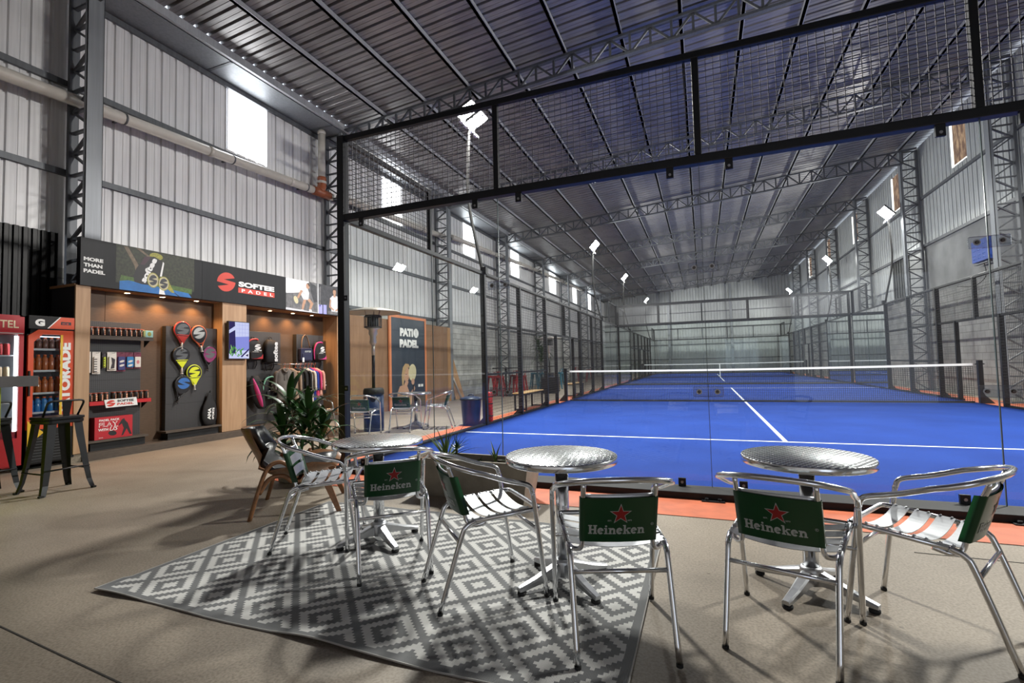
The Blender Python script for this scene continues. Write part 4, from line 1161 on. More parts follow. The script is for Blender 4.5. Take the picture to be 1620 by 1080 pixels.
flat(b, [(.03, .05), (.20, .20), (.20, .165), (.05, .03)], -.0032, 2); flat(b, [(.09, .06), (.20, .13), (.20, .03)], -.0034, 4); flat(b, [(.12, .065), (.185, .10), (.185, .045)], -.0036, 2)
b.build('picture', SCR, tv)

# bags of the right bay ------------------------------------------------------------
def backpack(y, z, w, h, cols, label, X=-4.335, logo=True, vert=None, name='backpack', d=.13):
    e = empty(name, (X, y, z), H, label, name, None)
    def ring(zz, s, ds=1.0):
        return [(s*w/2*math.copysign(abs(math.cos(a))**.6, math.cos(a)), .0 - d/2*ds + d/2*ds*math.copysign(abs(math.sin(a))**.6, math.sin(a)), zz) for a in [2*PI*q/24 for q in range(24)]]
    b = MB(); b.loft([ring(0, .86, .8), ring(.02, .98), ring(h*.45, 1.0), ring(h*.75, .93), ring(h*.93, .70, .85), ring(h, .38, .5)]); b.build('body', M[cols[0]], e)
    if len(cols) > 1:
        p = MB(); p.rbox((-w*.40, -d-.025, .02), (w*.40, -d+.02, h*.40), .03, axis=1); p.build('front_pocket', M[cols[0]], e)
        p = MB(); 
        flat(p, [(-w*.40, .03), (w*.42, .03), (w*.42, h*.30), (w*.30, h*.17), (0, h*.09), (-w*.40, h*.07)], -d-.0265); p.build('pocket_print', M[cols[1]], e)
        p = MB(); p.tube(spline([(-w*.46, -d*.6, h*.05), (-w*.5, -d*.6, h*.5), (-w*.36, -d*.75, h*.9), (0, -d*.8, h*1.0), (w*.2, -d*.8, h*.97)], 6), .016, 8); p.build('piping', M[cols[1]], e)
    if logo:
        t = MB(); s_logo(t, w*.12, h*.63, w*.42, h*.27, -d-.004, 0); t.build('emblem', M['print_white'], e)
        t = MB(); text(t, 'SOFTEE', -w*.18, h*.44, w=w*.5, h=h*.045, y=-d-.028, bold=.04); text(t, 'PADEL', -w*.28, h*.385, w=w*.42, h=h*.028, y=-d-.028, bold=.03); t.build('lettering', M['print_white'], e)
    if vert:
        t = MB(); text(t, vert, w*.34, h*.05, w=h*.84, h=w*.34, y=-d-.004, bold=.05, rot=PI/2); t.build('lettering', M['print_white'], e)
    p = MB(); p.tube(spline([(-.03, -d*.4, h*.98), (-.03, -d*.3, h*1.09), (.03, -d*.3, h*1.09), (.03, -d*.4, h*.98)], 5), .008, 6); p.build('top_handle', M['fabric_black'], e)
    p = MB()
    for s in (-1, 1): p.tube(spline([(s*w*.25, -.01, .05), (s*w*.32, -.03, -.06), (s*w*.2, -.02, -.16)], 5), .008, 6)
    p.build('strap', M['fabric_black'], e)
    return e
M['bag_red'] = mat('bag_red', (.50, .03, .035), .5); M['bag_pink'] = mat('bag_pink', (.62, .05, .22), .5); M['bag_navy'] = mat('bag_navy', (.015, .018, .055), .6)
M['bag_mint'] = mat('bag_mint', (.25, .55, .38), .5); M['bag_brown'] = mat('bag_tan', (.20, .12, .07), .5)
backpack(2.345, 1.385, .34, .42, ('fabric_black', 'bag_red'), 'black backpack with red base, hung right of the screen')
backpack(2.76, 1.335, .32, .48, ('fabric_black',), 'black backpack with white vertical lettering, second from the screen', logo=False, vert='softee')
backpack(4.04, 1.375, .32, .42, ('fabric_black', 'bag_pink'), 'black backpack with bright pink top and base, by the right plywood post', X=-4.28)
bb = empty('carry_bag', (-4.28, 3.655, 1.365), H, 'small navy bag with long tan handle and white tag', 'bag')
b = MB(); b.rbox((-.17, -.09, 0), (.17, 0, .29), .03, axis=1); b.build('body', M['bag_navy'], bb)
b = MB(); b.rbox((-.14, -.105, .03), (.14, -.088, .17), .015, axis=1); b.build('pocket', M['bag_navy'], bb)
b = MB(); text(b, 'SOFTEE', -.07, .195, w=.18, h=.04, y=-.0915, bold=.05, shear=.2); b.build('lettering', M['print_grey'], bb)
b = MB(); b.tube(spline([(-.12, -.05, .28), (-.09, -.03, .46), (-.02, -.02, .57), (.06, -.02, .55), (.13, -.05, .30)], 6), .016, 8, flat=.4); b.build('handle', M['bag_brown'], bb)
b = MB(); b.box((-.15, -.11, -.02), (-.10, -.107, .08)); b.build('price_tag', M['print_white'], bb)
backpack(2.73, .59, .34, .46, ('fabric_black', 'bag_mint'), 'black backpack with mint green trim in the lower right bay')
backpack(4.07, .61, .32, .44, ('fabric_black',), 'black backpack with white emblem low behind the hanging clothes', X=-4.28)
pk = empty('racket_holdall', (-4.27, 2.37, .43), H, 'black holdall with a long curved pink side, lower right bay', 'bag')
b = MB(); rings = []
for z, cx, w in ((0, .09, .03), (.05, .08, .09), (.2, .03, .14), (.4, -.02, .15), (.55, -.05, .13), (.65, -.05, .06)):
    rings.append([(cx + w*math.cos(a), -.07 + .07*math.sin(a), z) for a in [2*PI*q/20 for q in range(20)]])
b.loft(rings); b.build('body', M['fabric_black'], pk)
b = MB(); b.tube(spline([(.09, -.10, .01), (.03, -.14, .10), (-.04, -.15, .28), (-.10, -.14, .46), (-.13, -.11, .60)], 6), [.012+.034*math.sin(PI*i/24) for i in range(25)], 10, flat=.6); b.build('pink_side', M['bag_pink'], pk)
b = MB(); b.tube(spline([(.0, -.13, .55), (.08, -.17, .45), (.06, -.16, .25)], 6), .01, 6); b.build('strap', M['fabric_black'], pk)

# clothes rail --------------------------------------------------------------------
cr = empty('clothes_rail', (-4.05, 3.29, 1.30), H, 'chrome clothes rail with hooks in front of the right bay pegboards', 'clothes rail')
b = MB(); b.tube([(-.45, 0, 0), (.45, 0, 0)], .011, 10); b.build('rail', M['alu'], cr)
for s in (-1, 1):
    b = MB(); b.tube(fillet([(s*.43, 0, 0), (s*.43, .30, 0), (s*.43, .42, -.02)], .03), .010, 8); b.build('bracket_arm', M['alu'], cr)
b = MB()
for i in range(15): b.lathe([(.014, -.004), (.016, 0), (.014, .004)], 10, (-.40+.057*i, 0, 0), axis='x')
b.build('ring', M['alu'], cr)
def garment(x, rz, w, top, bot, m, label, neck=None, sleeve=.33, trim=None, hood=False):
    e = empty('hanging_garment', (-4.05, x, 1.30), H + rz, label, 'garment', 'clothes on the rail')
    def ring(z, a, d, cx=0.0): return [(cx + a*math.cos(t)*(1+.05*math.sin(5*t+z*9)), d*math.sin(t)*(1+.25*math.sin(3*t+z*14)), z) for t in [2*PI*q/28 for q in range(28)]]
    H0 = top-1.30; H1 = bot-1.30
    b = MB(); b.loft([ring(H0, .055, .03), ring(H0-.03, .10, .035), ring(H0-.07, w*.48, .035), ring(H0-.13, w*.5, .042), ring((H0+H1)/2, w*.46, .05), ring(H1+.05, w*.49, .052), ring(H1, w*.5, .045)]); b.build('body', M[m], e)
    for s in (-1, 1):
        b = MB(); b.tube(spline([(s*w*.44, 0, H0-.075), (s*w*.56, 0, H0-.16), (s*w*.60, -.01, H0-.16-sleeve)], 5), [.045, .05, .05, .05, .05, .048, .046, .044, .042, .04, .04], 10, flat=.7); b.build('sleeve', M[m], e)
    b = MB(); b.tube(spline([(0, 0, .014), (.014, 0, .022), (.018, 0, 0), (0, 0, -.03), (0, 0, H0+.005)], 5), .003, 6); b.tube([(-.10, 0, H0-.035), (0, 0, H0+.008), (.10, 0, H0-.035)], .005, 6); b.build('hanger', M['rk_orange'], e)
    if hood:
        b = MB(); b.tube([(-.055, -.03, H0-.01), (-.04, -.048, H0-.06), (0, -.052, H0-.09), (.04, -.048, H0-.06), (.055, -.03, H0-.01)], .022, 10); b.build('hood', M[m], e)
        for s in (-1, 1):
            b = MB(); b.tube([(.025*s, -.055, H0-.09), (.03*s, -.06, H0-.26)], .004, 6); b.build('drawstring', M['fabric_black'], e)
    if trim:
        b = MB(); flat(b, [(-w*.2, H0-.30), (w*.25, H0-.22), (w*.3, H0-.27), (-w*.1, H0-.38)], -.062); flat(b, ell(-w*.25, H0-.42, .04, .03, 10), -.062); b.build('print', M[trim], e)
    return e
for n_, c_ in (('g_grey', (.17, .15, .135)), ('g_taupe', (.34, .24, .17)), ('g_black', (.013, .012, .013)), ('g_cream', (.66, .58, .50)), ('g_blue', (.015, .04, .28)), ('g_pink', (.66, .06, .16)), ('g_peach', (.72, .36, .28))):
    M[n_] = mat(n_, c_, .85, var=.25, vs=9, bump=.3, bs=14)
garment(2.90, -.25, .34, 1.225, .56, 'g_grey', 'grey hooded top with dark drawstrings, leftmost on the rail', hood=True)
garment(3.03, -.75, .36, 1.215, .55, 'g_taupe', 'beige brown top just right of the grey hooded top')
garment(3.19, -.75, .36, 1.22, .55, 'g_black', 'black shirt with orange print on the rail', trim='rk_orange')
garment(3.32, -.80, .36, 1.22, .52, 'g_black', 'black shirt with neon print near the middle of the rail', trim='pk_neon')
garment(3.45, -.85, .36, 1.215, .45, 'g_cream', 'cream shirt between the black and blue clothes')
garment(3.54, -.90, .34, 1.21, .46, 'g_blue', 'deep blue shirt between the cream and pink clothes')
garment(3.63, -.90, .34, 1.215, .56, 'g_pink', 'bright pink shirt on the right of the rail')
garment(3.73, -.90, .33, 1.21, .60, 'g_peach', 'peach shirt at the right end of the rail')

# fridges ------------------------------------------------------------------------
M['fr_orange'] = mat('fridge_orange', (.66, .075, .018), .35, 0, .5); M['fr_red'] = mat('fridge_red', (.42, .012, .018), .35, 0, .5)
M['fr_yellow'] = mat('fridge_yellow', (.78, .48, .02), .4); M['fr_inner'] = mat('fridge_liner', (.55, .57, .60), .5)
M['led'] = emis('fridge_led', (.90, .95, 1.0), 9); M['led_dim'] = emis('fridge_led_dim', (.75, .85, 1.0), 2.6)
M['drink_amber'] = mat('drink_amber', (.42, .11, .02), .15, 0, .6); M['drink_dark'] = mat('drink_dark', (.13, .05, .03), .15, 0, .6); M['drink_blue'] = mat('drink_blue', (.03, .20, .50), .15, 0, .6)
M['cap_orange'] = mat('cap_orange', (.62, .12, .03), .4); M['can_cr'] = mat('can_beige', (.62, .50, .33), .3, .3); M['can_rd'] = mat('can_crimson', (.50, .05, .05), .3, .3)
def fridge_shell(name, Y0, W, label, body, gl):
    e = empty(name, (-3.985, Y0, 0), H, label, 'fridge')
    w = W/2; D = .52
    b = MB(); b.box((-w, .03, .06), (-w+.03, D, 1.95)); b.box((w-.03, .03, .06), (w, D, 1.95)); b.box((-w, D-.03, .06), (w, D, 1.95)); b.box((-w, .03, 1.72), (w, D, 1.95)); b.box((-w, .03, .06), (w, D, .50)); b.build('cabinet', M[body], e)
    b = MB(); b.box((-w+.03, D-.045, .50), (w-.03, D-.031, 1.72)); b.box((-w+.03, .06, .50), (-w+.034, D-.03, 1.72)); b.box((w-.034, .06, .50), (w-.03, D-.03, 1.72)); b.build('liner', M['fr_inner'], e)
    for x in (-w+.05, w-.05):
        for y in (.08, D-.06):
            b = MB(); b.lathe([(.02, 0), (.02, .06)], 10, (x, y, 0)); b.build('foot', M['rubber'], e)
    return e, w
# energy drink fridge with orange body
fe, w = fridge_shell('drinks_fridge', -.962, .50, 'orange and black sports drink fridge with white vertical lettering', 'black_matte', None)
gx0, gx1, gz0, gz1 = -w+.055, -w+.335, .66, 1.72
d = MB()   # door face around the glass
def face(mb, pts, mi=0, y0=0.0, y1=.03): mb.prism(pts, y0, y1, mi)
face(d, [(-w, .50), (gx0, .50), (gx0, gz1-.10), (-w, gz1-.02)]); face(d, [(gx0, .50), (gx1, .50), (gx1, gz0), (gx0, gz0)])
face(d, [(gx1, .50), (w, .50), (w, 1.78), (gx1, 1.78)]); face(d, [(gx0, gz1), (gx1, gz1), (gx1, 1.78), (-w+.10, 1.78), (-w, gz1-.02), (gx0, gz1-.10), (gx0+.09, gz1)])
dr = d.build('door', M['fr_orange'], fe)
k = MB(); k.box((gx1-.004, -.004, gz0-.02), (gx1+.022, .0, gz1-.0)); k.build('yellow_strip', M['fr_yellow'], dr)
k = MB(); k.box((-w, -.004, .93), (-w+.016, -.03, 1.25)); k.build('handle', M['black_matte'], dr)
k = MB(); text(k, 'GATORADE', w-.055, .60, w=1.02, h=.118, y=-.003, bold=.06, rot=PI/2)
k.build('lettering', M['print_white'], dr)
k = MB(); flat(k, [(gx0, gz0), (gx1, gz0), (gx1, gz1), (gx0+.09, gz1), (gx0, gz1-.10)], .012); k.build('glass', M['glass_thin'], dr)
h_ = MB(); h_.prism([(-w, 1.79), (w, 1.79), (w, 1.96), (-w, 1.96)], -.005, .03); hd = h_.build('header', M['black_matte'], fe)
k = MB(); flat(k, [(-w+.20, 1.80), (w-.005, 1.80), (w-.005, 1.955), (-w+.33, 1.955)], -.0065); k.build('header_print', M['fr_orange'], hd)
k = MB(); flat(k, [(-w+.185, 1.80), (-w+.20, 1.80), (-w+.33, 1.955), (-w+.315, 1.955)], -.0066); k.build('white_slash', M['print_white'], hd)
k = MB(); text(k, 'G', -w+.06, 1.825, w=.10, h=.092, y=-.007, bold=.07); k.build('header_letter', M['print_white'], hd)
k = MB(); k.box((w-.17, -.009, 1.855), (w-.06, -.006, 1.895)); text(k, 'ICE', w-.155, 1.86, w=.07, h=.022, y=-.0095, mi=1); k.build('temperature_display', [M['p_black'], M['print_red']], hd)
g = MB(); g.box((-w, .0, .08), (w, .03, .50)); gr = g.build('grille', M['black_matte'], fe)
k = MB()
for i in range(9): k.box((-w+.05, -.008, .12+.036*i), (w-.05, .0, .132+.036*i))
k.build('grille_bar', M['dark_grey'], gr)
k = MB(); flat(k, [(-w+.005, .30), (-w+.005, .62), (-w+.17, .455)], -.009); k.build('yellow_triangle', M['fr_yellow'], dr)
for z in (.71, .96, 1.25, 1.53):
    s_ = MB(); s_.box((-w+.036, .07, z-.012), (w-.036, .46, z)); s_.box((-w+.036, .062, z-.016), (w-.036, .072, z+.010)); s_.build('shelf', M['fr_inner'], fe)
s_ = MB(); s_.box((-w+.04, .07, 1.690), (w-.04, .10, 1.70)); s_.box((w-.05, .05, .55), (w-.036, .062, 1.70)); s_.build('interior_light', M['led_dim'], fe)
def bottle(m, r=.033, h=.20):
    e = empty('drink_bottle', (0, 0, 0), H)
    b = MB(); b.lathe([(r*.9, 0), (r, .008), (r, h*.52), (r*.86, h*.56), (r, h*.62), (r*.96, h*.76), (r*.45, h*.90), (r*.42, h*.92)], 14); b.build('bottle', m, e)
    b = MB(); b.lathe([(r*.52, h*.91), (r*.54, h*.92), (r*.54, h), (r*.45, h*1.005)], 12); b.build('cap', M['cap_orange'], e)
    return e
rows = ((1.53, 'drink_dark', .155, 'dark', 'top'), (1.25, 'drink_amber', .21, 'amber', 'second'), (.96, 'drink_amber', .21, 'amber', 'third'), (.71, 'drink_blue', .20, 'blue', 'lowest'))
for z, m, h, cn, sn in rows:
    pr = bottle(M[m], .0325, h)
    for i in range(6):
        l = '%s bottle, %s from the left on the %s shelf of the orange fridge' % (cn, ORD[i], sn)
        loc = (-3.985-.115, -.962 - w + .085 + .068*i, z)
        if i == 0: pr.location = loc; tag(pr, l, 'bottle', 'bottles on the %s shelf of the orange fridge' % sn)
        else: dup(pr, loc, H, l, 'bottles on the %s shelf of the orange fridge' % sn)
# red beer fridge at the picture edge
fe, w = fridge_shell('drinks_fridge', -1.52, .53, 'red drinks fridge with bright interior, left of the orange fridge', 'fr_red', None)
d = MB(); face(d, [(-w, .42), (-w+.045, .42), (-w+.045, 1.70), (-w, 1.70)]); face(d, [(w-.045, .42), (w, .42), (w, 1.70), (w-.045, 1.70)]); face(d, [(-w, .08), (w, .08), (w, .42), (-w, .42)]); dr = d.build('door', M['fr_red'], fe)
k = MB(); flat(k, [(-w+.045, .42), (w-.045, .42), (w-.045, 1.70), (-w+.045, 1.70)], .012); k.build('glass', M['glass_thin'], dr)
k = MB(); k.box((-w, -.03, 1.0), (-w+.014, .0, 1.35)); k.build('handle', M['black_matte'], dr)
h_ = MB(); h_.prism([(-w, 1.71), (w, 1.71), (w, 1.93), (-w, 1.93)], -.005, .03); hd = h_.build('header', M['fr_red'], fe)
k = MB(); text(k, 'AMSTEL', w-.445, 1.785, w=.39, h=.095, y=-.007, bold=.015); k.build('lettering', M['can_cr'], hd)
k = MB(); flat(k, [(-w+.01, 1.715), (w-.01, 1.715), (w-.01, 1.725), (-w+.01, 1.725)], -.0065); k.build('white_line', M['print_grey'], hd)
for z in (.62, .86, 1.16, 1.45):
    s_ = MB(); s_.box((-w+.036, .07, z-.012), (w-.07, .46, z)); s_.build('shelf', M['fr_inner'], fe)
s_ = MB(); s_.box((w-.065, .05, .50), (w-.040, .065, 1.69)); s_.build('interior_light', M['led'], fe)
def tin(m):
    e = empty('drink_can', (0, 0, 0), H)
    b = MB(); b.lathe([(.026, 0), (.030, .008), (.030, .132), (.025, .145)], 14); b.build('can_body', m, e)
    b = MB(); b.lathe([(.0, .144), (.025, .144), (.0255, .148)], 14, caps=False); b.build('can_top', M['alu_sat'], e)
    return e
for z, m, cn, sn in ((1.45, 'can_rd', 'crimson', 'top'), (1.16, 'can_cr', 'beige', 'second')):
    pr = tin(M[m])
    for i in range(6):
        l = '%s can, %s from the right on the %s shelf of the red fridge' % (cn, ORD[i], sn); loc = (-3.985-.115, -1.52 + w - .115 - .067*i, z)
        if i == 0: pr.location = loc; tag(pr, l, 'drink can', 'cans on the %s shelf of the red fridge' % sn)
        else: dup(pr, loc, H, l, 'cans on the %s shelf of the red fridge' % sn)
# ================================================================= cafe furniture
# lettering with slab serifs for the chair backs
def slab(mb, s, x, z, h, fn, mi=0, k=1.0):
    def q(pts): flat(mb, [(x + a*h*k, z + b*h) for a, b in pts], 0, mi, fn)
    def rect(a, b, c, d): q([(a, b), (c, b), (c, d), (a, d)])
    def arc(cx, cz, ro, ri, a0, a1, n=10, sy=1.0):
        for i in range(n):
            t0, t1 = math.radians(a0 + (a1-a0)*i/n), math.radians(a0 + (a1-a0)*(i+1)/n)
            q([(cx + ri*math.cos(t0), cz + ri*sy*math.sin(t0)), (cx + ro*math.cos(t0), cz + ro*sy*math.sin(t0)), (cx + ro*math.cos(t1), cz + ro*sy*math.sin(t1)), (cx + ri*math.cos(t1), cz + ri*sy*math.sin(t1))])
    for ch in s:
        if ch == 'H':
            rect(.10, 0, .36, 1); rect(.66, 0, .92, 1); rect(.36, .42, .66, .58)
            for a in (0, .56):
                rect(a, 0, a+.46, .13); rect(a, .87, a+.46, 1)
            x += 1.06*h*k
        elif ch == 'e':
            arc(.36, .345, .37, .15, 8, 318, 16); q([(.14, .27), (.16, .40), (.71, .46), (.71, .37)]); x += .77*h*k
        elif ch == 'i':
            rect(.11, 0, .34, .69); rect(0, 0, .45, .12); rect(0, .57, .2, .69); q([(a, b) for a, b in ell(.225, .88, .125, .115, 12)]); x += .50*h*k
        elif ch == 'n':
            rect(.11, 0, .34, .69); rect(0, 0, .43, .12); rect(0, .57, .2, .69); arc(.50, .42, .29, .07, 0, 165, 9, .95); rect(.57, 0, .79, .44); rect(.50, 0, .88, .12); x += .93*h*k
        elif ch == 'k':
            rect(.11, 0, .34, 1.0); rect(0, 0, .43, .12); rect(0, .88, .2, 1.0); q([(.30, .30), (.30, .42), (.62, .69), (.86, .69)]); q([(.36, .40), (.52, .48), (.84, .10), (.58, .10)]); rect(.52, 0, .92, .12); rect(.52, .57, .90, .69); x += .94*h*k
    return x
M['panel_white'] = mat('panel_back', (.30, .33, .31), .5)

def make_chair():
    e = empty('bistro_chair', (0, 0, 0))
    R = .0125; A = M['alu']
    hoop_z = .688
    for s in (-1, 1):     # front legs rise into the arms
        pts = [(s*.2375, .27, .010), (s*.242, .238, .26), (s*.246, .206, .50), (s*.246, .199, .53)]
        l = MB(); l.tube(spline(pts, 5), R, 12); lg = l.build('leg', A, e)
        c = MB(); c.lathe([(.0125, 0), (.0138, .002), (.0138, .012), (.0125, .014)], 12, (s*.2373, .2705, 0)); c.build('foot_cap', M['rubber'], lg)
    # arm hoop: one bent tube round the back
    pts = [(.246, .199, .53), (.246, .188, .560), (.246, .158, .578), (.247, .06, .606), (.250, -.06, .650)]
    n = 14
    arc_ = [(.250*math.copysign(abs(math.cos(t))**.86, math.cos(t)), -.06-.193*math.sin(t)**.92, .650 + .061*math.sin(t)) for t in [PI*i/n for i in range(1, n)]]
    full = spline(pts, 4) + [Vector(p) for p in arc_] + [Vector((-p.x, p.y, p.z)) for p in spline(pts, 4)[::-1]]
    h = MB(); h.tube(full, R, 12); h.build('arm_hoop', A, e)
    # rear legs
    for s in (-1, 1):
        pts = [(s*.196, -.27, .012), (s*.200, -.165, .335), (s*.202, -.135, .395), (s*.204, -.09, .416)]
        l = MB(); l.tube(spline(pts, 6), R, 12); lg = l.build('leg', A, e)
        c = MB(); c.lathe([(.0125, 0), (.0138, .002), (.0138, .012), (.0125, .014)], 12, (s*.196, -.270, 0)); c.build('foot_cap', M['rubber'], lg)
    # seat frame loop
    loop = fillet([(-.204, -.09, .416), (-.214, .20, .436), (-.212, .255, .436), (.212, .255, .436), (.214, .20, .436), (.204, -.09, .416)], [.0, .03, .07, .07, .03, .0], 6)
    f = MB(); f.tube(loop, .0115, 12); f.build('seat_frame', A, e)
    # seat slats
    for i in range(4):
        y0 = -.115 + .084*i; y1 = y0 + .064; zf = lambda y: .424 + .0655*(y+.09)
        g = MB(); rows = []
        for k in range(13):
            u = -1 + 2*k/12; x = .205*u; sag = .026*(1-u*u) - .006
            rows.append([(x, y0, zf(y0)-sag), (x, y1, zf(y1)-sag), (x, y1, zf(y1)-sag-.0025), (x, y0, zf(y0)-sag-.0025)])
        g.loft(rows, smooth=False); 
        for q in (0, 12):
            for yy in (y0+.012, y1-.012): g.sphere((.205*(-1+2*q/12)*.985, yy, zf(yy)+.006), .006, 6)
        g.build('seat_slat', M['alu_sat'], e)
    # back uprights
    for s in (-1, 1):
        pts = [(s*.203, -.035, .406), (s*.188, -.085, .392), (s*.155, -.115, .400), (s*.146, -.132, .45), (s*.146, -.172, .58), (s*.146, -.215, .690)]
        u = MB(); u.tube(spline(pts, 5), .0105, 12); u.build('back_upright', A, e)
    # stretchers
    r_ = MB(); r_.tube([(-.200, -.170, .325), (.200, -.170, .325)], .0095, 10); r_.build('stretcher', A, e)
    r_ = MB(); r_.tube([(-.242, .236, .335), (.242, .236, .335)], .0095, 10); r_.build('stretcher', A, e)
    # green back banner: wraps the uprights, bows out to the rear
    for z0_ in (.470, .545):
        g = MB(); rows = []
        for k in range(13):
            u = -1 + 2*k/12; x = .150*u; yy = lambda z: -.1335 - (z-.45)*.245 - .012*(1-u*u)
            rows.append([(x, yy(z0_)+.012, z0_), (x, yy(z0_+.055)+.012, z0_+.055), (x, yy(z0_+.055)+.0095, z0_+.055), (x, yy(z0_)+.0095, z0_)])
        g.loft(rows, smooth=False); g.build('back_slat', M['alu_sat'], e)
    zb, zt, hw = .438, .630, .158
    def yb(x, z): return -.146 - (z-.45)*.30 - .018*(1-(x/.158)**2) 
    g = MB(); n = 16
    vs = []
    for z in (zb, zt):
        for k in range(n+1):
            x = -hw + 2*hw*k/n; vs.append((x, yb(x, z), z))
    for z in (zb, zt):
        for k in range(n+1):
            x = -hw + 2*hw*k/n; vs.append((x, yb(x, z)+.003 + (.034 if k in (0, n) else 0), z))
    m = n+1; fs = []
    for k in range(n):
        fs.append((k, k+1, m+k+1, m+k)); fs.append((2*m+k+1, 2*m+k, 3*m+k, 3*m+k+1))
    fs += [(2*m, 0, m, 3*m), (n, 2*m+n, 3*m+n, m+n)]
    g._add(vs, fs, 0, True)
    bp = g.build('back_banner', M['green_vinyl'], e)
    t = MB(); fr = [(x, yb(x, zt)+.016, zt+.002) for x in [-hw+.02 + 2*(hw-.02)*k/10 for k in range(11)]]
    t.tube(fr, .0055, 8, flat=2.2); t.build('banner_bar', M['alu_sat'], bp)
    fn = lambda x, z: (x, yb(x, z)-.0016, z)
    fn2 = lambda x, z: (x, yb(x, z)-.0022, z)
    t = MB(); slab(t, 'Heineken', -.126, .474, .040, fn, 0, .87); 
    text(t, 'R', .134, .510, w=.0045, h=.006, fn=fn); 
    for q in range(12): 
        a, b_ = 2*PI*q/12, 2*PI*(q+1)/12
        flat(t, [(.1362+.0062*math.cos(a), .513+.0062*math.sin(a)), (.1362+.0062*math.cos(b_), .513+.0062*math.sin(b_)), (.1362+.0050*math.cos(b_), .513+.0050*math.sin(b_)), (.1362+.0050*math.cos(a), .513+.0050*math.sin(a))], 0, 0, fn)
    text(t, 'EST.', -.048, .531, w=.016, h=.006, fn=fn); text(t, '1873', .032, .531, w=.017, h=.006, fn=fn)
    t.build('lettering', M['print_grey'], bp)
    def star(r, cx=.004, cz=.561): return [(cx + (r if i % 2 == 0 else r*.40)*math.sin(PI*i/5), cz + (r if i % 2 == 0 else r*.40)*math.cos(PI*i/5)) for i in range(10)]
    t = MB(); S1 = star(.047); c0 = (.004, .561)
    for i in range(10): flat(t, [c0, S1[i], S1[(i+1) % 10]], 0, 0, fn)
    S2 = star(.040)
    for i in range(10): flat(t, [c0, S2[i], S2[(i+1) % 10]], 0, 1, fn2)
    t.build('star_emblem', [M['print_grey'], M['star_red']], bp)
    return e

proto = make_chair()
CH = [  # x, y, heading, label, group
 (1.461, -2.010, -1.003, 'aluminium chair facing right, between the wooden lounge chair and the leftmost round table', 'chairs round the cafe tables'),
 (2.150, -2.166, .739, 'aluminium chair with its green lettered back to the leftmost round table', 'chairs round the cafe tables'),
 (2.8245, -2.300, -.817, 'aluminium chair turned right in front of the concrete planter, its slatted seat showing', 'chairs round the cafe tables'),
 (3.557, -2.485, .367, 'aluminium chair on the rug edge whose green lettered back hides the middle round table leg', 'chairs round the cafe tables'),
 (4.273, -2.266, -.300, 'aluminium chair with tilted green lettered back before the round table farthest right', 'chairs round the cafe tables'),
 (4.877, -2.014, 1.016, 'aluminium chair facing left at the right picture edge, seen from its side', 'chairs round the cafe tables'),
 (-1.66, 2.36, .34, 'aluminium patio chair behind the glass post, its green back before the blue barrel', 'patio chairs behind the glass'),
 (-1.27, 3.06, .25, 'aluminium patio chair seen through the glass, just right of the blue heater barrel', 'patio chairs behind the glass'),
 (-0.80, 3.55, 1.95, 'aluminium patio chair seen through the glass, facing left towards the patio table', 'patio chairs behind the glass'),
 (-2.64, 2.28, -1.25, 'aluminium patio chair half hidden behind the broad leaved plant', 'patio chairs behind the glass'),
]
for i, (x, y, a, l, g) in enumerate(CH):
    z = .006 if (i < 4) else 0
    if i == 0: proto.location = (x, y, z); proto.rotation_euler = (0, 0, a); tag(proto, l, 'chair', g)
    else: dup(proto, (x, y, z), a, l, g).location = (x, y, z)

# round tables ----------------------------------------------------------------
def swirl_mat():
    m, nt, b, out = _nodes('swirl_brushed_steel'); N = nt.nodes.new; L = nt.links.new
    tc = N('ShaderNodeTexCoord'); mp = N('ShaderNodeMapping'); mp.inputs['Scale'].default_value = (28, 28, 1); L(tc.outputs['Object'], mp.inputs['Vector'])
    sp = N('ShaderNodeSeparateXYZ'); L(mp.outputs[0], sp.inputs[0])
    # round polishing marks on a square grid
    fr = []
    for ax in ('X', 'Y'):
        f = N('ShaderNodeMath'); f.operation = 'FRACT'; L(sp.outputs[ax], f.inputs[0])
        a = N('ShaderNodeMath'); a.operation = 'SUBTRACT'; a.inputs[1].default_value = .5; L(f.outputs[0], a.inputs[0]); fr.append(a)
    at2 = N('ShaderNodeMath'); at2.operation = 'ARCTAN2'; L(fr[1].outputs[0], at2.inputs[0]); L(fr[0].outputs[0], at2.inputs[1])
    sn = N('ShaderNodeMath'); sn.operation = 'SINE'; m2 = N('ShaderNodeMath'); m2.operation = 'MULTIPLY'; m2.inputs[1].default_value = 2; L(at2.outputs[0], m2.inputs[0]); L(m2.outputs[0], sn.inputs[0])
    bp = N('ShaderNodeBump'); bp.inputs['Strength'].default_value = .35; bp.inputs['Distance'].default_value = .002; L(sn.outputs[0], bp.inputs['Height']); L(bp.outputs[0], b.inputs['Normal'])
    mr = N('ShaderNodeMapRange'); mr.inputs['From Min'].default_value = -1; mr.inputs['To Min'].default_value = .16; mr.inputs['To Max'].default_value = .34; L(sn.outputs[0], mr.inputs['Value']); L(mr.outputs[0], b.inputs['Roughness'])
    b.inputs['Metallic'].default_value = 1; b.inputs['Base Color'].default_value = (.40, .41, .415, 1)
    return m
M['swirl'] = swirl_mat()
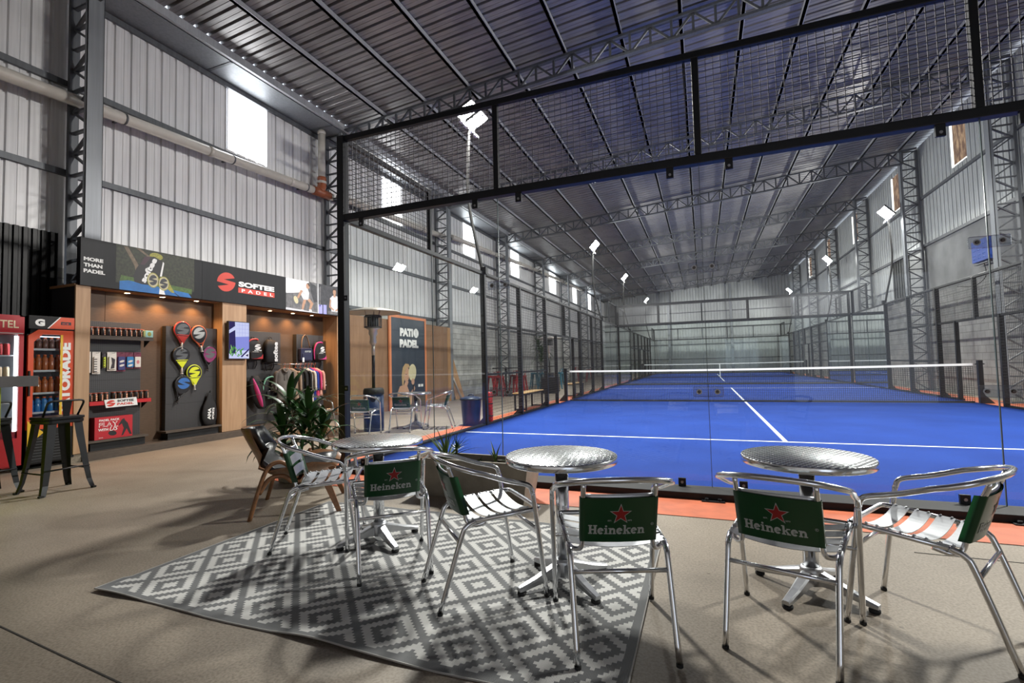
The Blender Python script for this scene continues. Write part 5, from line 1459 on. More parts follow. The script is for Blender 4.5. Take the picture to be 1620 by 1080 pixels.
def make_table():
    e = empty('bistro_table', (0, 0, 0))
    t = MB(); t.lathe([(0, .682), (.297, .682), (.300, .680)], 64, caps=False); tp = t.build('tabletop', M['swirl'], e)
    t = MB(); t.lathe([(.300, .680), (.303, .676), (.303, .650), (.300, .646), (.285, .646)], 64, caps=False); t.build('edge_band', M['alu'], tp)
    t = MB(); t.lathe([(0, .648), (.287, .648)], 48, caps=False); t.build('underside', M['black_matte'], tp)
    t = MB(); t.lathe([(.075, .625), (.075, .647)], 24); t.build('top_plate', M['dark_grey'], e)
    t = MB(); t.lathe([(.036, .06), (.036, .63)], 28); t.build('column', M['alu'], e)
    t = MB(); t.lathe([(.052, .045), (.054, .05), (.054, .115), (.050, .125), (.040, .132)], 28); t.build('hub', M['alu_sat'], e)
    for k in range(4):
        a = PI/2*k + PI/4; c, s = math.cos(a), math.sin(a)
        l = MB(); secs = []
        for r, w, zt, zb in ((.035, .060, .118, .050), (.09, .056, .100, .052), (.18, .048, .068, .036), (.255, .042, .048, .024), (.285, .036, .040, .022)):
            secs.append([(r, -w/2, zb), (r, w/2, zb), (r, w/2, zt-.008), (r, w*.32, zt), (r, -w*.32, zt), (r, -w/2, zt-.008)])
        l.loft(secs, smooth=False)
        l.move(Matrix.Rotation(a, 4, 'Z')); f = l.build('foot', M['alu_sat'], e)
        p = MB(); p.lathe([(.020, 0), (.024, .004), (.024, .014), (.014, .018), (.014, .026)], 16, (.265*c, .265*s, 0)); p.build('pad', M['rubber'], f)
    return e
tb = make_table()
TB = [(1.862, -1.89, .24, 'round swirl topped steel table nearest the wooden lounge chair', .006, 'cafe tables'),
      (3.225, -2.105, .10, 'round swirl topped steel table in the middle, right of the planter', .006, 'cafe tables'),
      (4.436, -1.80, .22, 'round swirl topped steel table farthest right, on the bare concrete', 0, 'cafe tables'),
      (-1.30, 3.50, .3, 'round steel patio table seen through the glass', 0, 'cafe tables')]
for i, (x, y, a, l, z, g) in enumerate(TB):
    if i == 0: tb.location = (x, y, z); tb.rotation_euler = (0, 0, a); tag(tb, l, 'table', g)
    else: dup(tb, (x, y, z), a, l, g)

# rug --------------------------------------------------------------------------
def rug_mat():
    m, nt, b, out = _nodes('rug_weave'); N = nt.nodes.new; L = nt.links.new
    tc = N('ShaderNodeTexCoord'); sp = N('ShaderNodeSeparateXYZ'); L(tc.outputs['Object'], sp.inputs[0])
    def math_(op, a, bv=None, c=None):
        n = N('ShaderNodeMath'); n.operation = op
        for i, v in enumerate((a, bv, c)):
            if v is None: continue
            if isinstance(v, (int, float)): n.inputs[i].default_value = v
            else: L(v, n.inputs[i])
        return n.outputs[0]
    cell = .0182
    tri = []
    for ax, per, sh in (('X', 20, 0.0), ('Y', 20, 0.0)):
        q = math_('FLOOR', math_('DIVIDE', sp.outputs[ax], cell))
        f = math_('FRACT', math_('DIVIDE', math_('ADD', q, sh), float(per)))
        tri.append(math_('MULTIPLY', math_('ABSOLUTE', math_('SUBTRACT', f, .5)), 2.0))   # 0 centre .. 1 edge
    # stepped diamonds
    d = math_('ADD', tri[0], tri[1])                       # 0 centre, 1 diamond edge, 2 corner
    d2 = math_('SUBTRACT', 1.0, math_('ABSOLUTE', math_('SUBTRACT', 1.0, d)))   # 0 at centre and corner .. 1 on the edge
    r = N('ShaderNodeValToRGB'); r.color_ramp.interpolation = 'CONSTANT'
    els = [(0.0, 1), (.25, 0), (.55, 1), (.85, 0)]
    while len(r.color_ramp.elements) < len(els): r.color_ramp.elements.new(.5)
    for k, (p, v) in enumerate(els):
        r.color_ramp.elements[k].position = p
        r.color_ramp.elements[k].color = ((.66, .65, .63, 1) if v else (.175, .178, .182, 1))
    L(d2, r.inputs['Fac'])
    # plain border
    bx = math_('GREATER_THAN', math_('ABSOLUTE', sp.outputs['X']), 1.385); by = math_('GREATER_THAN', math_('ABSOLUTE', sp.outputs['Y']), .853)
    bd = math_('MAXIMUM', bx, by)
    mx = N('ShaderNodeMixRGB'); L(bd, mx.inputs[0]); L(r.outputs[0], mx.inputs[1]); mx.inputs[2].default_value = (.165, .168, .172, 1)
    wv = N('ShaderNodeTexWave'); wv.wave_type = 'BANDS'; wv.bands_direction = 'X'; wv.inputs['Scale'].default_value = 55; L(tc.outputs['Object'], wv.inputs['Vector'])
    rr = N('ShaderNodeMapRange'); rr.inputs['To Min'].default_value = .80; rr.inputs['To Max'].default_value = 1.08; L(wv.outputs['Fac'], rr.inputs['Value'])
    m2 = N('ShaderNodeMixRGB'); m2.blend_type = 'MULTIPLY'; m2.inputs[0].default_value = 1; L(mx.outputs[0], m2.inputs[1]); L(rr.outputs[0], m2.inputs[2])
    L(m2.outputs[0], b.inputs['Base Color']); b.inputs['Roughness'].default_value = .72; b.inputs['Specular IOR Level'].default_value = .3
    bp = N('ShaderNodeBump'); bp.inputs['Strength'].default_value = .4; bp.inputs['Distance'].default_value = .003; L(wv.outputs['Fac'], bp.inputs['Height']); L(bp.outputs[0], b.inputs['Normal'])
    return m
M['rug'] = rug_mat(); M['rug_hem'] = mat('rug_hem', (.42, .40, .38), .8)
RX, RY = 2.24, -2.105
rg = empty('rug', (RX, RY, 0), 0, 'grey and white woven rug with stepped diamond pattern under the cafe tables', 'rug')
hx, hy = 1.425, .893; nx, ny = 60, 40
b = MB(); vs = []
def rz_(x, y):
    e_ = max(abs(x)/hx, abs(y)/hy)
    w = max(0, (e_-.9)/.1)
    return .006 + .007*w*max(0, math.sin(x*7.3+1)*math.sin(y*5+x*2.1)) + (.010*w*max(0, math.sin(x*3.7+.6)) if y < -hy*.8 else 0)
for i in range(nx+1):
    for jx in range(ny+1):
        x, y = -hx + 2*hx*i/nx, -hy + 2*hy*jx/ny; vs.append((x, y + (.006*math.sin(x*6+1.3) if jx == 0 else 0), rz_(x, y)))
fs = [(i*(ny+1)+q, (i+1)*(ny+1)+q, (i+1)*(ny+1)+q+1, i*(ny+1)+q+1) for i in range(nx) for q in range(ny)]
b._add(vs, fs, 0, True); b.build('weave', M['rug'], rg)
b = MB(); edge = []
for i in range(nx+1): x = -hx + 2*hx*i/nx; edge.append((x, -hy + .006*math.sin(x*6+1.3), rz_(x, -hy)-.002))
for q in range(1, ny+1): y = -hy + 2*hy*q/ny; edge.append((hx, y, rz_(hx, y)-.002))
for i in range(nx-1, -1, -1): x = -hx + 2*hx*i/nx; edge.append((x, hy, rz_(x, hy)-.002))
for q in range(ny-1, 0, -1): y = -hy + 2*hy*q/ny; edge.append((-hx, y, rz_(-hx, y)-.002))
b.tube(edge, .004, 6, closed=True); b.build('hem', M['rug_hem'], rg)

# wooden lounge chair --------------------------------------------------------------
M['bent_ply'] = wood('bent_plywood', (.27, .125, .055), (.165, .075, .032), 3, .38, (1, 6, 6))
M['leather'] = mat('black_leather', (.014, .015, .018), .38, 0, .5, bump=.15, bs=90)
lc = empty('lounge_chair', (.66, -1.37, 0), -.92, 'bent plywood lounge chair with black cushions behind the leftmost aluminium chair', 'lounge chair')
# local +y is the front
def shell(y, z, w, dish, t=0.0, n=12, up=0.0): 
    return [(w*(-1+2*k/n), y + up*abs(-1+2*k/n)**2.2*0.0, z + dish*abs(-1+2*k/n)**2.0 + t) for k in range(n+1)]
prof = [(-.47, .705, .17, .0), (-.43, .63, .235, .0), (-.36, .50, .27, .0), (-.28, .385, .285, .02), (-.20, .315, .30, .06), (-.05, .285, .33, .12), (.12, .31, .34, .12), (.27, .35, .31, .06), (.31, .355, .27, .02)]
def wing(y, z, w, dish, off, n=14):
    out = []
    for k in range(n+1):
        u = -1+2*k/n
        out.append((w*u, y + off[0] + (.10*abs(u)**2.4 if z > .4 else 0), z + off[1] + dish*abs(u)**2.4))
    return out
b = MB(); front = [wing(*p, (0, 0)) for p in prof]; back = [wing(*p, (-.008, -.012)) for p in prof]
b.loft(front, closed=False, caps=False); 
b2 = [r[::-1] for r in back]; b.loft(b2, closed=False, caps=False)
for s in (0, -1):
    for i in range(len(prof)-1): b.poly([front[i][s], back[i][s], back[i+1][s], front[i+1][s]])
b.poly(front[0] + back[0][::-1]); b.poly(front[-1] + back[-1][::-1]); b.build('shell', M['bent_ply'], lc, fix=False)
b = MB(); cp = [(-.35, .50, .20, .0), (-.29, .40, .22, .0), (-.21, .325, .23, .01), (-.05, .29, .25, .05), (.12, .315, .26, .05), (.25, .35, .24, .02)]
f1 = [wing(*p, (.03, .045)) for p in cp]; f0 = [wing(*p, (.0, .002)) for p in cp]
rings = [a + c[::-1] for a, c in zip(f1, f0)]
b.loft(rings); b.build('cushion', M['leather'], lc)
b = MB(); bp_ = [(-.455, .69, .12, 0), (-.42, .62, .17, 0), (-.365, .525, .18, 0)]
rings = [wing(*p, (.028, .01)) + wing(*p, (0, .002))[::-1] for p in bp_]
b.loft(rings); b.build('head_cushion', M['leather'], lc)
for s in (-1, 1):
    x = s*.31
    b = MB(); b.tube(spline([(x*1.06, -.34, .0), (x*1.03, -.27, .25), (x, -.21, .40), (x*.96, -.13, .44), (x*.94, -.06, .40), (x*.92, -.0, .30)], 6), .017, 8, flat=1.5); b.build('leg', M['bent_ply'], lc)
    b = MB(); b.tube(spline([(x*1.03, -.275, .20), (x*1.0, -.20, .31), (x*.97, -.10, .325), (x*.95, -.03, .27)], 6), .012, 8, flat=1.5); b.build('leg_brace', M['bent_ply'], lc)
    b = MB(); b.taper((x*.9, .20, .32), (x*1.0, .33, .0), (.030, .062), (.024, .034), up=(0, 1, 0)); b.build('leg', M['bent_ply'], lc)
b = MB(); b.box((-.30, -.02, .265), (.30, .03, .285)); b.build('seat_rail', M['bent_ply'], lc)

# planter and plants -----------------------------------------------------------------
M['planter'] = mat('concrete_planter', (.33, .29, .235), .8, var=.3, vs=7, bump=.15, bs=60)
pl = empty('planter_box', (1.98, -.655, 0), -.045, 'long tapered concrete planter box behind the rug', 'planter')
b = MB()
L0, L1, W0, W1, Hh, T = .54, .60, .125, .165, .345, .028
out0 = [(-L0, -W0, 0), (L0, -W0, 0), (L0, W0, 0), (-L0, W0, 0)]; out1 = [(-L1, -W1, Hh), (L1, -W1, Hh), (L1, W1, Hh), (-L1, W1, Hh)]
in1 = [(-L1+T, -W1+T, Hh), (L1-T, -W1+T, Hh), (L1-T, W1-T, Hh), (-L1+T, W1-T, Hh)]; in0 = [(-L1+T+.01, -W1+T+.005, Hh-.09), (L1-T-.01, -W1+T+.005, Hh-.09), (L1-T-.01, W1-T-.005, Hh-.09), (-L1+T+.01, W1-T-.005, Hh-.09)]
b.loft([out0, out1, in1, in0], smooth=False, caps=False); b.poly(out0[::-1]); b.build('box', M['planter'], pl)
b = MB(); vs = []; 
for i in range(25):
    for q in range(7): vs.append((-L1+T + (2*(L1-T))*i/24, -W1+T + 2*(W1-T)*q/6, Hh-.055+.014*math.sin(i*1.7)*math.cos(q*2.1)))
b._add(vs, [(i*7+q, (i+1)*7+q, (i+1)*7+q+1, i*7+q+1) for i in range(24) for q in range(6)], 0, True); b.build('soil', M['soil'], pl)

def blade(mb, base, az, length, w, rise, droop, mi=0, n=8, fold=.25, wave=0.0):
    """arching strap leaf"""
    base = Vector(base); d = Vector((math.cos(az), math.sin(az), 0)); sd = Vector((-math.sin(az), math.cos(az), 0))
    rows = []; p = base.copy(); ang = rise
    for k in range(n+1):
        t = k/n
        ww = w*(.45+.55*math.sin(PI*min(1, t*1.35+.08)))*(1 if t < .62 else max(.02, 1-((t-.62)/.38)**1.6))
        nrm = Vector((0, 0, 1))*math.cos(ang) - d*math.sin(ang)
        tw = sd*ww/2
        rows.append([p - tw + nrm*fold*ww*.5, p - nrm*fold*ww*.1, p + tw + nrm*fold*ww*.5])
        p = p + (d*math.cos(ang) + Vector((0, 0, 1))*math.sin(ang))*(length/n)
        ang -= droop/n*(.5+t)
    mb.loft(rows, mi, True, False, closed=False)
random.seed(21)
def dracaena(loc, label, stems, name='potted_dracaena', pot=True, k=1.0, nl=17, ll=.56):
    e = empty(name, loc, random.uniform(0, 6), label, 'plant')
    if pot:
        b = MB(); b.lathe([(.12, 0), (.15, .02), (.17, .28), (.175, .29), (.155, .29), (.15, .25)], 24, caps=False); b.lathe([(0, .005), (.12, .0)], 24, caps=False); b.build('pot', M['planter'], e)
        b = MB(); b.lathe([(0, .255), (.152, .25)], 24, caps=False); b.build('soil', M['soil'], e)
    for (dx, dy, h, lean, az) in stems:
        top = (dx + lean*math.cos(az), dy + lean*math.sin(az), h)
        b = MB(); b.tube(spline([(dx, dy, .24 if pot else .0), (dx + lean*.35*math.cos(az), dy + lean*.35*math.sin(az), h*.55), top], 5), .013*k, 8); b.build('stem', M['stem'], e)
        f = MB()
        for i in range(nl):
            t = i/nl; z = top[2] - .34*k*(1-t); q = (1-t)
            a = i*2.4 + random.uniform(-.3, .3)
            px = top[0] - lean*.35*q*math.cos(az); py = top[1] - lean*.35*q*math.sin(az)
            blade(f, (px, py, z), a, ll*k*random.uniform(.75, 1.1), .074*k, .55 + .75*t, 2.5 - 1.0*t + random.uniform(-.2, .5))
        f.build('foliage', M['leaf'], e)
    return e
dracaena((-.16, -.66, 0), 'broad leaved dark green dracaena behind the wooden lounge chair', [(.0, .03, .86, .06, 2.0), (.05, -.04, .70, .08, 5.2), (-.05, -.02, .58, .08, 3.6)])
dracaena((.20, -.72, 0), 'second leafy dracaena, just left of the black court corner post', [(.0, .02, .78, .05, 1.0), (.02, -.03, .60, .1, 5.0)], nl=15, ll=.52)
def spiky(loc, label, n, l, w, mats_, rise=(.7, 1.45), droop=.5, name='yucca_plant', cat='plant'):
    e = empty(name, loc, 0, label, cat)
    f = MB()
    for i in range(n): blade(f, (0, 0, 0), i*2.4+random.uniform(-.3, .3), l*random.uniform(.6, 1.1), w, random.uniform(*rise), droop, fold=.5)
    f.build('foliage', mats_, e); b = MB(); b.lathe([(.012, -.04), (.010, .03)], 8); b.build('stem', M['stem'], e)
    return e
spiky((1.70, -.66, .30), 'spiky leaved plant rising from the left half of the concrete planter', 26, .40, .022, M['leaf_pale'], (.55, 1.5), .6)
spiky((1.78, -.60, .40), 'small fan leaved tuft beside the spiky plant in the planter', 18, .17, .012, M['leaf'], (.1, 1.4), .4, name='fan_plant')
spiky((2.36, -.66, .30), 'low broad leaved seedling at the right end of the planter', 9, .13, .03, M['leaf'], (.2, 1.3), .9, name='seedling')
spiky((2.22, -.70, .30), 'upright narrow leaved sprout near the right end of the planter', 5, .22, .028, M['leaf_pale'], (1.0, 1.5), .5, name='sprout')
spiky((2.05, -.68, .29), 'tiny sprout in the middle of the planter soil', 6, .09, .02, M['leaf'], (.3, 1.3), .8, name='sprout')
spiky((1.52, -.68, .29), 'tiny low sprout at the left end of the planter', 6, .09, .02, M['leaf'], (.3, 1.3), .8, name='sprout')

# bar counter and stools -----------------------------------------------------------------
M['lime'] = mat('lime_panel', (.42, .55, .015), .45); M['slab_grey'] = mat('grey_slab', (.16, .155, .15), .6, var=.2, vs=9)
bc = empty('bar_counter', (-2.85, -2.56, 0), 0, 'bar counter with thick grey top and lime green side at the left picture edge', 'counter')
b = MB(); b.rbox((-1.2, -.24, 1.098), (1.57, .24, 1.187), .004); b.build('worktop', M['slab_grey'], bc)
b = MB(); b.rbox((-1.0, -.2, 0), (1.19, .16, 1.098), .004); b.build('lime_panel', M['lime'], bc)
M['stool_black'] = mat('black_stool_metal', (.012, .013, .016), .36, .3, .5)
st = empty('bar_stool', (-2.28, -1.71, 0), PI/2, 'black metal bar stool with low back rail, standing free right of the counter', 'bar stool', 'black bar stools')
b = MB(); b.rbox((-.17, -.17, .735), (.17, .17, .765), .045); b.rbox((-.165, -.165, .695), (.165, .165, .736), .045); b.build('seat', M['stool_black'], st)
for sx_ in (-1, 1):
    for sy_ in (-1, 1):
        l = MB(); pts = [(.142, .74, .075), (.158, .55, .070), (.185, .28, .056), (.205, .10, .046), (.228, .0, .040)]
        secs = []
        for r, z, w in pts:
            c, s = r*sx_, r*sy_
            secs.append([(c-sx_*w, s, z), (c, s, z), (c, s-sy_*w, z), (c-sx_*w*.25, s-sy_*w*.25, z)])
        l.loft(secs[::-1], smooth=False); lg = l.build('leg', M['stool_black'], st)
        p = MB(); p.box((.228*sx_-.022-.008*sx_, .228*sy_-.022-.008*sy_, 0), (.228*sx_+.012-.01*sx_, .228*sy_+.012-.01*sy_, .018)); p.build('foot_cap', M['rubber'], lg)
for a, c in (((-.19, -.19, .24), (.19, -.19, .24)), ((.19, -.19, .21), (.19, .19, .21)), ((.19, .19, .24), (-.19, .19, .24)), ((-.19, .19, .21), (-.19, -.19, .21))):
    b = MB(); b.tube([a, c], .008, 8); b.build('foot_rail', M['stool_black'], st)
b = MB(); b.tube(fillet([(-.145, -.05, .755), (-.155, -.165, .925), (.155, -.165, .925), (.145, -.05, .755)], .05, 5), .010, 8); b.build('back_rail', M['stool_black'], st)
b = MB(); b.taper((0, -.150, .755), (0, -.166, .925), (.05, .006), (.085, .006), up=(0, 1, 0)); b.build('back_splat', M['stool_black'], st)
dup(st, (-2.82, -2.06, 0), PI/2, 'black metal bar stool at the left picture edge, partly behind the lime panel', 'black bar stools')

# ================================================================= patio behind the glass
M['barrel'] = mat('navy_barrel', (.007, .016, .045), .38, 0, .4); M['dome'] = mat('heater_dome', (.55, .50, .45), .35, .6)
def heater(x, y, label):
    e = empty('patio_heater', (x, y, 0), 0, label, 'patio heater', 'mushroom patio heaters')
    b = MB(); b.lathe([(.18, 0), (.185, .01), (.185, .68)], 28); ba = b.build('gas_housing', M['barrel'], e)
    b = MB(); b.lathe([(.185, .68), (.195, .69), (.19, .77), (.17, .80)], 28); b.build('lid', M['black_matte'], ba)
    b = MB(); b.tube([(.11, -.165, .60), (.12, -.185, .60)], .05, 16); b.build('valve_port', M['black_matte'], ba)
    b = MB(); b.tube([(0, 0, .78), (0, 0, 1.68)], .030, 14); p = b.build('pole', M['black_paint'], e)
    b = MB(); b.tube([(0, 0, 1.42), (0, 0, 1.66)], .033, 14); b.build('pole_sleeve', M['dome'], p)
    b = MB(); b.lathe([(.032, 1.60), (.07, 1.67), (.055, 1.77), (.085, 1.83), (.08, 1.90), (.155, 1.95)], 20); b.build('burner_base', M['dome'], e)
    b = MB(); b.lathe([(.165, 1.945), (.168, 1.95), (.165, 1.965)], 20); b.lathe([(.165, 2.15), (.168, 2.16), (.14, 2.185)], 20)
    for k in range(24):
        a = 2*PI*k/24; b.bar((.163*math.cos(a), .163*math.sin(a), 1.955), (.163*math.cos(a), .163*math.sin(a), 2.16), .022, .003, up=(math.cos(a), math.sin(a), 0))
    b.lathe([(.10, 1.95), (.10, 2.15)], 14); b.build('emitter', M['dark_grey'], e)
    b = MB()
    for k in range(3): a = 2*PI*k/3; b.tube([(.13*math.cos(a), .13*math.sin(a), 2.16), (.16*math.cos(a), .16*math.sin(a), 2.27)], .008, 6)
    b.build('strut', M['dome'], e)
    b = MB(); b.lathe([(.52, 2.225), (.525, 2.235), (.40, 2.275), (.22, 2.315), (.05, 2.33), (0, 2.332)], 36, caps=False); b.lathe([(0, 2.325), (.05, 2.322), (.22, 2.307), (.40, 2.267), (.515, 2.229)], 36, caps=False); b.build('dome', M['dome'], e)
    return e
heater(-1.86, 2.93, 'mushroom heater with pale dome and navy base, left of the blue lettered board')
heater(-2.05, 14.9, 'distant mushroom heater beyond the wooden bench')
bn = empty('waste_bin', (-.36, 4.03, 0), 0, 'navy plastic bin with lid beside the glass side wall', 'bin')
b = MB(); b.lathe([(.165, 0), (.17, .01), (.205, .50), (.21, .51)], 28); b.build('body', M['barrel'], bn)
b = MB(); b.lathe([(.222, .50), (.225, .51), (.222, .535), (.15, .56), (.05, .575), (0, .576)], 28); b.build('lid', M['barrel'], bn)
b = MB(); b.tube(spline([(-.06, 0, .572), (-.04, 0, .60), (.04, 0, .60), (.06, 0, .572)], 4), .010, 8); b.build('lid_handle', M['barrel'], bn)
rr = empty('padded_roll', (-.10, 4.36, .012), 0, 'upright red padded roll with black straps by the first mesh post', 'padding')
b = MB(); b.lathe([(.055, 0), (.06, .02), (.06, .60), (.05, .625)], 18); b.build('roll', M['red'], rr)
for z in (.14, .38, .52):
    b = MB(); b.lathe([(.0625, z), (.0625, z+.02)], 18); b.build('strap', M['rubber'], rr)

# boards leaning on the left wall
M['osb'] = wood('brown_board', (.255, .145, .082), (.19, .105, .058), 2.6, .65, (4, 1, .35)); M['osb_light'] = wood('light_board', (.42, .24, .11), (.32, .17, .075), 2.6, .65, (4, 1, .35))
def wall_board(y0, y1, h, m, label):
    e = empty('wooden_panel', (-4.02, (y0+y1)/2, 0), H, label, 'wood panel', 'brown wood panels of the patio wall')
    w = (y1-y0)/2 - .003; b = MB(); b.rbox((-w, 0, 0), (w, .02, h), .002, axis=1); b.build('sheet', M[m], e)
    b = MB(); b.box((-w+.03, .021, .02), (-w+.07, .06, h-.02)); b.box((w-.07, .021, .02), (w-.03, .06, h-.02)); b.build('batten', M['osb_light'], e)
wall_board(4.86, 5.62, 2.50, 'osb', 'brown wood panel directly behind the black corner post')
wall_board(5.62, 6.46, 2.50, 'osb', 'brown wood panel behind the patio heater, left of the banner board')
wall_board(6.46, 8.30, 2.50, 'osb', 'wide brown wood panel behind the tall banner board')
wall_board(8.30, 8.98, 2.49, 'osb', 'brown wood panel just right of the banner board')
wall_board(8.98, 9.72, 2.49, 'osb', 'brown wood panel second right of the banner board')
wall_board(9.72, 9.93, 2.48, 'osb_light', 'narrow lighter wood panel beside the lattice column')
e = empty('leaning_board', (-4.15, 10.75, 0), H, 'short light board leaning against the block wall past the column', 'board')
b = MB(); b._add([(-.25, 0, 0), (.42, 0, 0), (.42, .02, 0), (-.25, .02, 0), (-.25, .50, 2.35), (.0, .50, 2.35), (.0, .52, 2.35), (-.25, .52, 2.35)], [(0,3,2,1),(4,5,6,7),(0,1,5,4),(1,2,6,5),(2,3,7,6),(3,0,4,7)]); b.build('sheet', M['osb_light'], e)
pt = empty('leaning_pipe', (-3.95, 10.45, 0), H, 'pale pipe leaning on the wall beside the short light board', 'pipe')
tubes_ = MB(); tubes_.tube([(.1, 0, 0), (-.05, .70, 1.75)], .035, 10); tubes_.build('tube', M['dome'], pt)
# banner board
M['bn_blue'] = mat('banner_blue', (.030, .042, .062), .4, 0, .5, var=.2, vs=4); M['bn_frame'] = mat('banner_frame', (.58, .20, .085), .5); M['bn_text'] = mat('banner_text', (.74, .74, .72), .5)
M['bn_wood'] = mat('banner_lower', (.10, .075, .05), .5, var=.4, vs=6)
nb = empty('banner_board', (-3.955, 7.30, 0), H, 'tall framed dark blue board with white lettering and a player photo', 'board')
TL_ = Matrix.Scale(.945, 4)
def nbuild(mb, nm, m): mb.move(TL_); return mb.build(nm, m, nb)
b = MB(); b.box((-.98, 0, .02), (.98, .03, 2.78)); nbuild(b, 'panel', M['bn_blue'])
b = MB(); b.box((-1.0, -.012, 0), (-.91, .035, 2.80)); b.box((.91, -.012, 0), (1.0, .035, 2.80)); b.box((-.91, -.012, 2.72), (.91, .035, 2.80)); nbuild(b, 'frame', M['bn_frame'])
b = MB(); text(b, 'PATI', -.46, 2.18, w=.70, h=.25, y=-.003, bold=.075); text(b, 'PADEL', -.48, 1.84, w=1.02, h=.25, y=-.003, bold=.075)
flat(b, ell(.41, 2.305, .145, .145, 28), -.003); nbuild(b, 'lettering', M['bn_text'])
b = MB()
for s in (-1, 1): b.tube([(.41 + s*.12 - s*.09*math.cos(a), -.005, 2.305 + .135*math.sin(a)) for a in [-1.1 + 2.2*q/10 for q in range(11)]], .0045, 5)
nbuild(b, 'ball_seam', M['bn_blue'])
b = MB(); flat(b, [(-.91, .02), (.91, .02), (.91, .36), (-.91, .40)], -.0015); nbuild(b, 'lower_print', M['bn_wood'])
b = MB()   # player: shoulder, arm, head, hair, racket
flat(b, [(-.66, .10), (-.62, .50), (-.50, .68), (-.30, .72), (-.10, .66), (.05, .40), (.10, .10)], -.0020, 0)
flat(b, [(-.28, .72), (-.16, .88), (-.04, .80), (-.14, .64)], -.0022, 0)
flat(b, ell(-.16, 1.05, .17, .24, 22, rot=.1), -.0024, 0)
flat(b, [(-.38, .72), (-.40, 1.02), (-.33, 1.25), (-.20, 1.36), (-.02, 1.34), (.06, 1.22), (-.10, 1.24), (-.22, 1.12), (-.26, .92), (-.30, .72)], -.0027, 1)
flat(b, [(.0, .12), (.06, .46), (.28, .66), (.32, .58), (.16, .40), (.12, .12)], -.0026, 0)
flat(b, ell(.20, .80, .09, .10, 12), -.0032, 0)
flat(b, [(.17, .35), (.23, .35), (.27, .80), (.20, .80)], -.0029, 3)
flat(b, ell(.18, 1.08, .21, .26, 24, rot=-.15), -.0030, 2)
for i in range(5): flat(b, [(.02+.07*i, .90), (.028+.07*i, .90), (.028+.07*i, 1.26), (.02+.07*i, 1.26)], -.0033, 3)
flat(b, [(-.20, 1.02), (-.12, 1.02), (-.12, 1.035), (-.20, 1.035)], -.0030, 4); flat(b, [(-.13, .90), (-.06, .905), (-.08, .885)], -.0030, 5)
flat(b, [(-.64, .10), (-.60, .36), (-.30, .44), (.04, .36), (.09, .10)], -.0031, 1)
b.move(TL_); b.build('player_print', [M['p_skin'], mat('print_blond', (.50, .34, .17), .5, var=.4, vs=30), M['p_cream'], M['p_black'], M['p_black'], M['star_red']], nb)
b = MB(); b.box((.50, -.004, .62), (.62, -.001, .70)); b.box((.66, -.004, .62), (.78, -.001, .70)); nbuild(b, 'small_print', M['bn_text'])

# benches beside the left fence
def bench(x, y, l, label, rz=0):
    e = empty('bench', (x, y, 0), rz, label, 'bench', 'wooden benches beside the fence')
    for k in range(3):
        b = MB(); b.rbox((-.17+.115*k, -l/2, .43), (-.065+.115*k, l/2, .462), .008, axis=1); b.build('seat_plank', M['bench_wood'], e)
    for y_ in (-l/2+.12, l/2-.12):
        for x_ in (-.15, .15): b = MB(); b.box((x_-.02, y_-.02, 0), (x_+.02, y_+.02, .43)); b.build('leg', M['black_paint'], e)
        b = MB(); b.box((-.15, y_-.02, .02), (.15, y_+.02, .05)); b.build('foot_bar', M['black_paint'], e)
    b = MB(); b.box((-.17, -l/2, .40), (.17, l/2, .43)); b.build('frame', M['black_paint'], e)
    return e
bench(-.40, 7.60, 1.55, 'wooden slat bench on black legs left of the first net post')
bench(-.42, 12.7, 1.5, 'wooden slat bench on black legs just beyond the first net post')

# bar sets along the far left wall
M['tb_black'] = M['black_matte']; M['st_red'] = mat('red_stool_metal', (.30, .015, .02), .4); M['st_blue'] = mat('teal_stool_metal', (.03, .13, .19), .4)
def simple_stool(m, label, x, y, rz, g):
    c = dup(st, (x, y, 0), rz, label, g)
    for ch in c.children:
        if ch.type == 'MESH' and not ch.name.startswith('foot_cap'):
            ch.data = ch.data.copy(); ch.data.materials[0] = M[m]
    return c
def bar_table(x, y, label):
    e = empty('bar_table', (x, y, 0), 0, label, 'table', 'high tables by the left wall')
    b = MB(); b.rbox((-.40, -.40, 1.03), (.40, .40, 1.07), .02); b.build('tabletop', M['black_matte'], e)
    b = MB(); b.tube([(0, 0, .03), (0, 0, 1.03)], .04, 12); b.build('column', M['black_matte'], e)
    b = MB(); b.lathe([(.28, 0), (.28, .02), (.06, .04)], 24); b.build('base', M['black_matte'], e)
bar_table(-3.1, 12.6, 'high black table among the red stools')
simple_stool('st_red', 'red metal stool on the near side of the high black table', -3.1, 11.95, 0.1, 'coloured metal stools by the left wall')
simple_stool('st_red', 'red metal stool left of the high black table', -3.7, 12.5, -1.4, 'coloured metal stools by the left wall')
simple_stool('st_red', 'red metal stool on the far side of the high black table', -3.0, 13.3, 3.0, 'coloured metal stools by the left wall')
simple_stool('st_red', 'red metal stool right of the high black table', -2.5, 12.7, 1.6, 'coloured metal stools by the left wall')
bar_table(-2.9, 17.3, 'high black table among the teal stools, beneath the tall dracaena')
simple_stool('st_blue', 'teal metal stool on the near side of the farther high table', -2.9, 16.65, 0, 'coloured metal stools by the left wall')
simple_stool('st_blue', 'teal metal stool right of the farther high table', -2.3, 17.2, 1.5, 'coloured metal stools by the left wall')
simple_stool('st_blue', 'teal metal stool left of the farther high table', -3.5, 17.2, -1.5, 'coloured metal stools by the left wall')
dracaena((-3.6, 18.6, 0), 'tall dracaena against the block wall behind the teal stools', [(.0, .03, 2.3, .12, 2.0), (.08, -.04, 2.0, .2, 5.2), (-.05, -.02, 1.75, .25, 3.6)], k=1.5, nl=24, ll=.5)
bo = empty('slatted_planter', (-1.75, 14.0, 0), 0, 'black slatted box standing by the fence before the net post', 'planter')
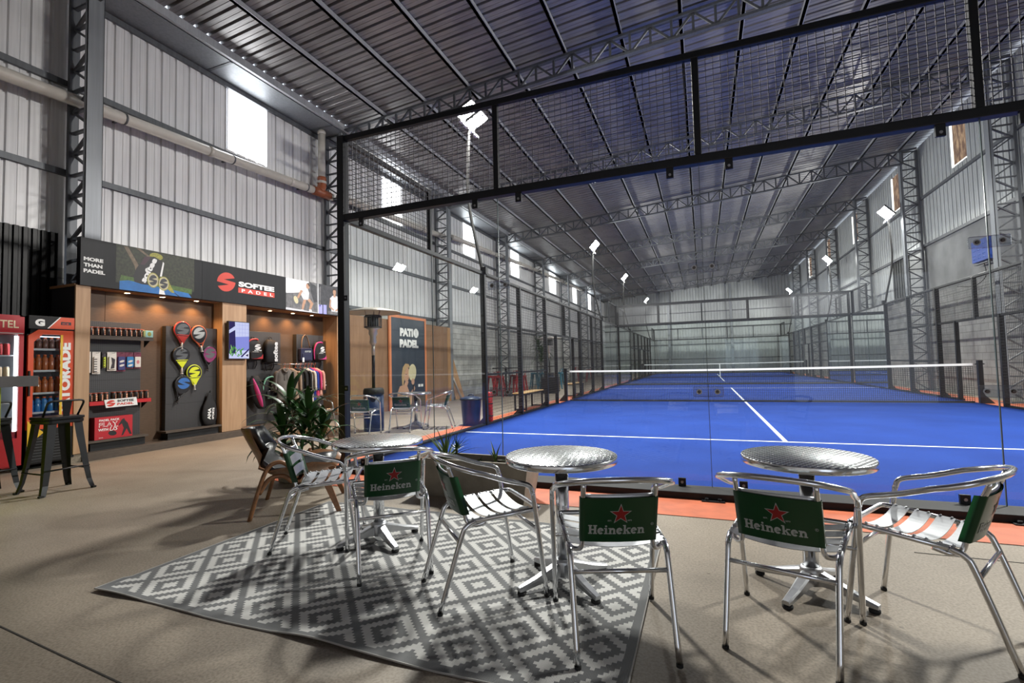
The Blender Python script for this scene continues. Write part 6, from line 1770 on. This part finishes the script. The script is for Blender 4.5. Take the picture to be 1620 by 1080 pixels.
b = MB()
for k in range(7): b.box((-.30, -.30, .06+.085*k), (.30, .30, .125+.085*k))
b.build('slats', M['black_paint'], bo); b = MB(); b.box((-.27, -.27, 0), (.27, .27, .62)); b.build('body', M['black_matte'], bo)
bar_table(-3.0, 24.0, 'distant high black table by the second court')
for k, (dx, dy, a, l) in enumerate(((.0, -.7, 0, 'distant red stool on the near side of the second court table'), (.6, .1, 1.6, 'distant red stool right of the second court table'))):
    simple_stool('st_red', l, -3.0+dx, 24.0+dy, a, 'coloured metal stools by the left wall')
# ================================================================= light and camera
def lamp(name, kind, loc, energy, color, **kw):
    l = bpy.data.lights.new(name, kind); l.energy = energy; l.color = color
    for k, v in kw.items(): setattr(l, k, v)
    o = bpy.data.objects.new(name, l); COL.objects.link(o); o.location = loc
    return o
for x, y in ((-4.05, -.03), (-4.05, .483), (-4.05, 1.045), (-4.23, 2.70), (-4.23, 3.295), (-4.23, 3.84)):
    lamp('downlight_beam', 'SPOT', (x, y, 2.385), 38, (1.0, .54, .22), spot_size=math.radians(125), spot_blend=.8, shadow_soft_size=.03)

w = bpy.data.worlds.new('World'); SC.world = w; w.use_nodes = True
bg = w.node_tree.nodes['Background']; bg.inputs['Color'].default_value = (.80, .88, 1.0, 1); bg.inputs['Strength'].default_value = 1.6

cam = bpy.data.cameras.new('Camera'); cam.sensor_fit = 'HORIZONTAL'; cam.sensor_width = 36.0; cam.lens = 36.0*766.749/1620
cam.clip_start = .05; cam.clip_end = 200
co = bpy.data.objects.new('Camera', cam); COL.objects.link(co)
co.location = (3.966, -4.683, 1.185); co.rotation_euler = (1.618, .024, .375)
SC.camera = co
SC.view_settings.view_transform = 'Standard'; SC.view_settings.look = 'None'; SC.view_settings.gamma = 1.0; SC.view_settings.use_curve_mapping = False
SC.view_settings.exposure = 0.0
SC.cycles.use_denoising = True
SC.cycles.max_bounces = 10; SC.cycles.diffuse_bounces = 4; SC.cycles.glossy_bounces = 4; SC.cycles.transparent_max_bounces = 24; SC.cycles.transmission_bounces = 6
SC.cycles.sample_clamp_indirect = 6.0; SC.cycles.sample_clamp_direct = 0.0
SC.cycles.caustics_reflective = False; SC.cycles.caustics_refractive = False
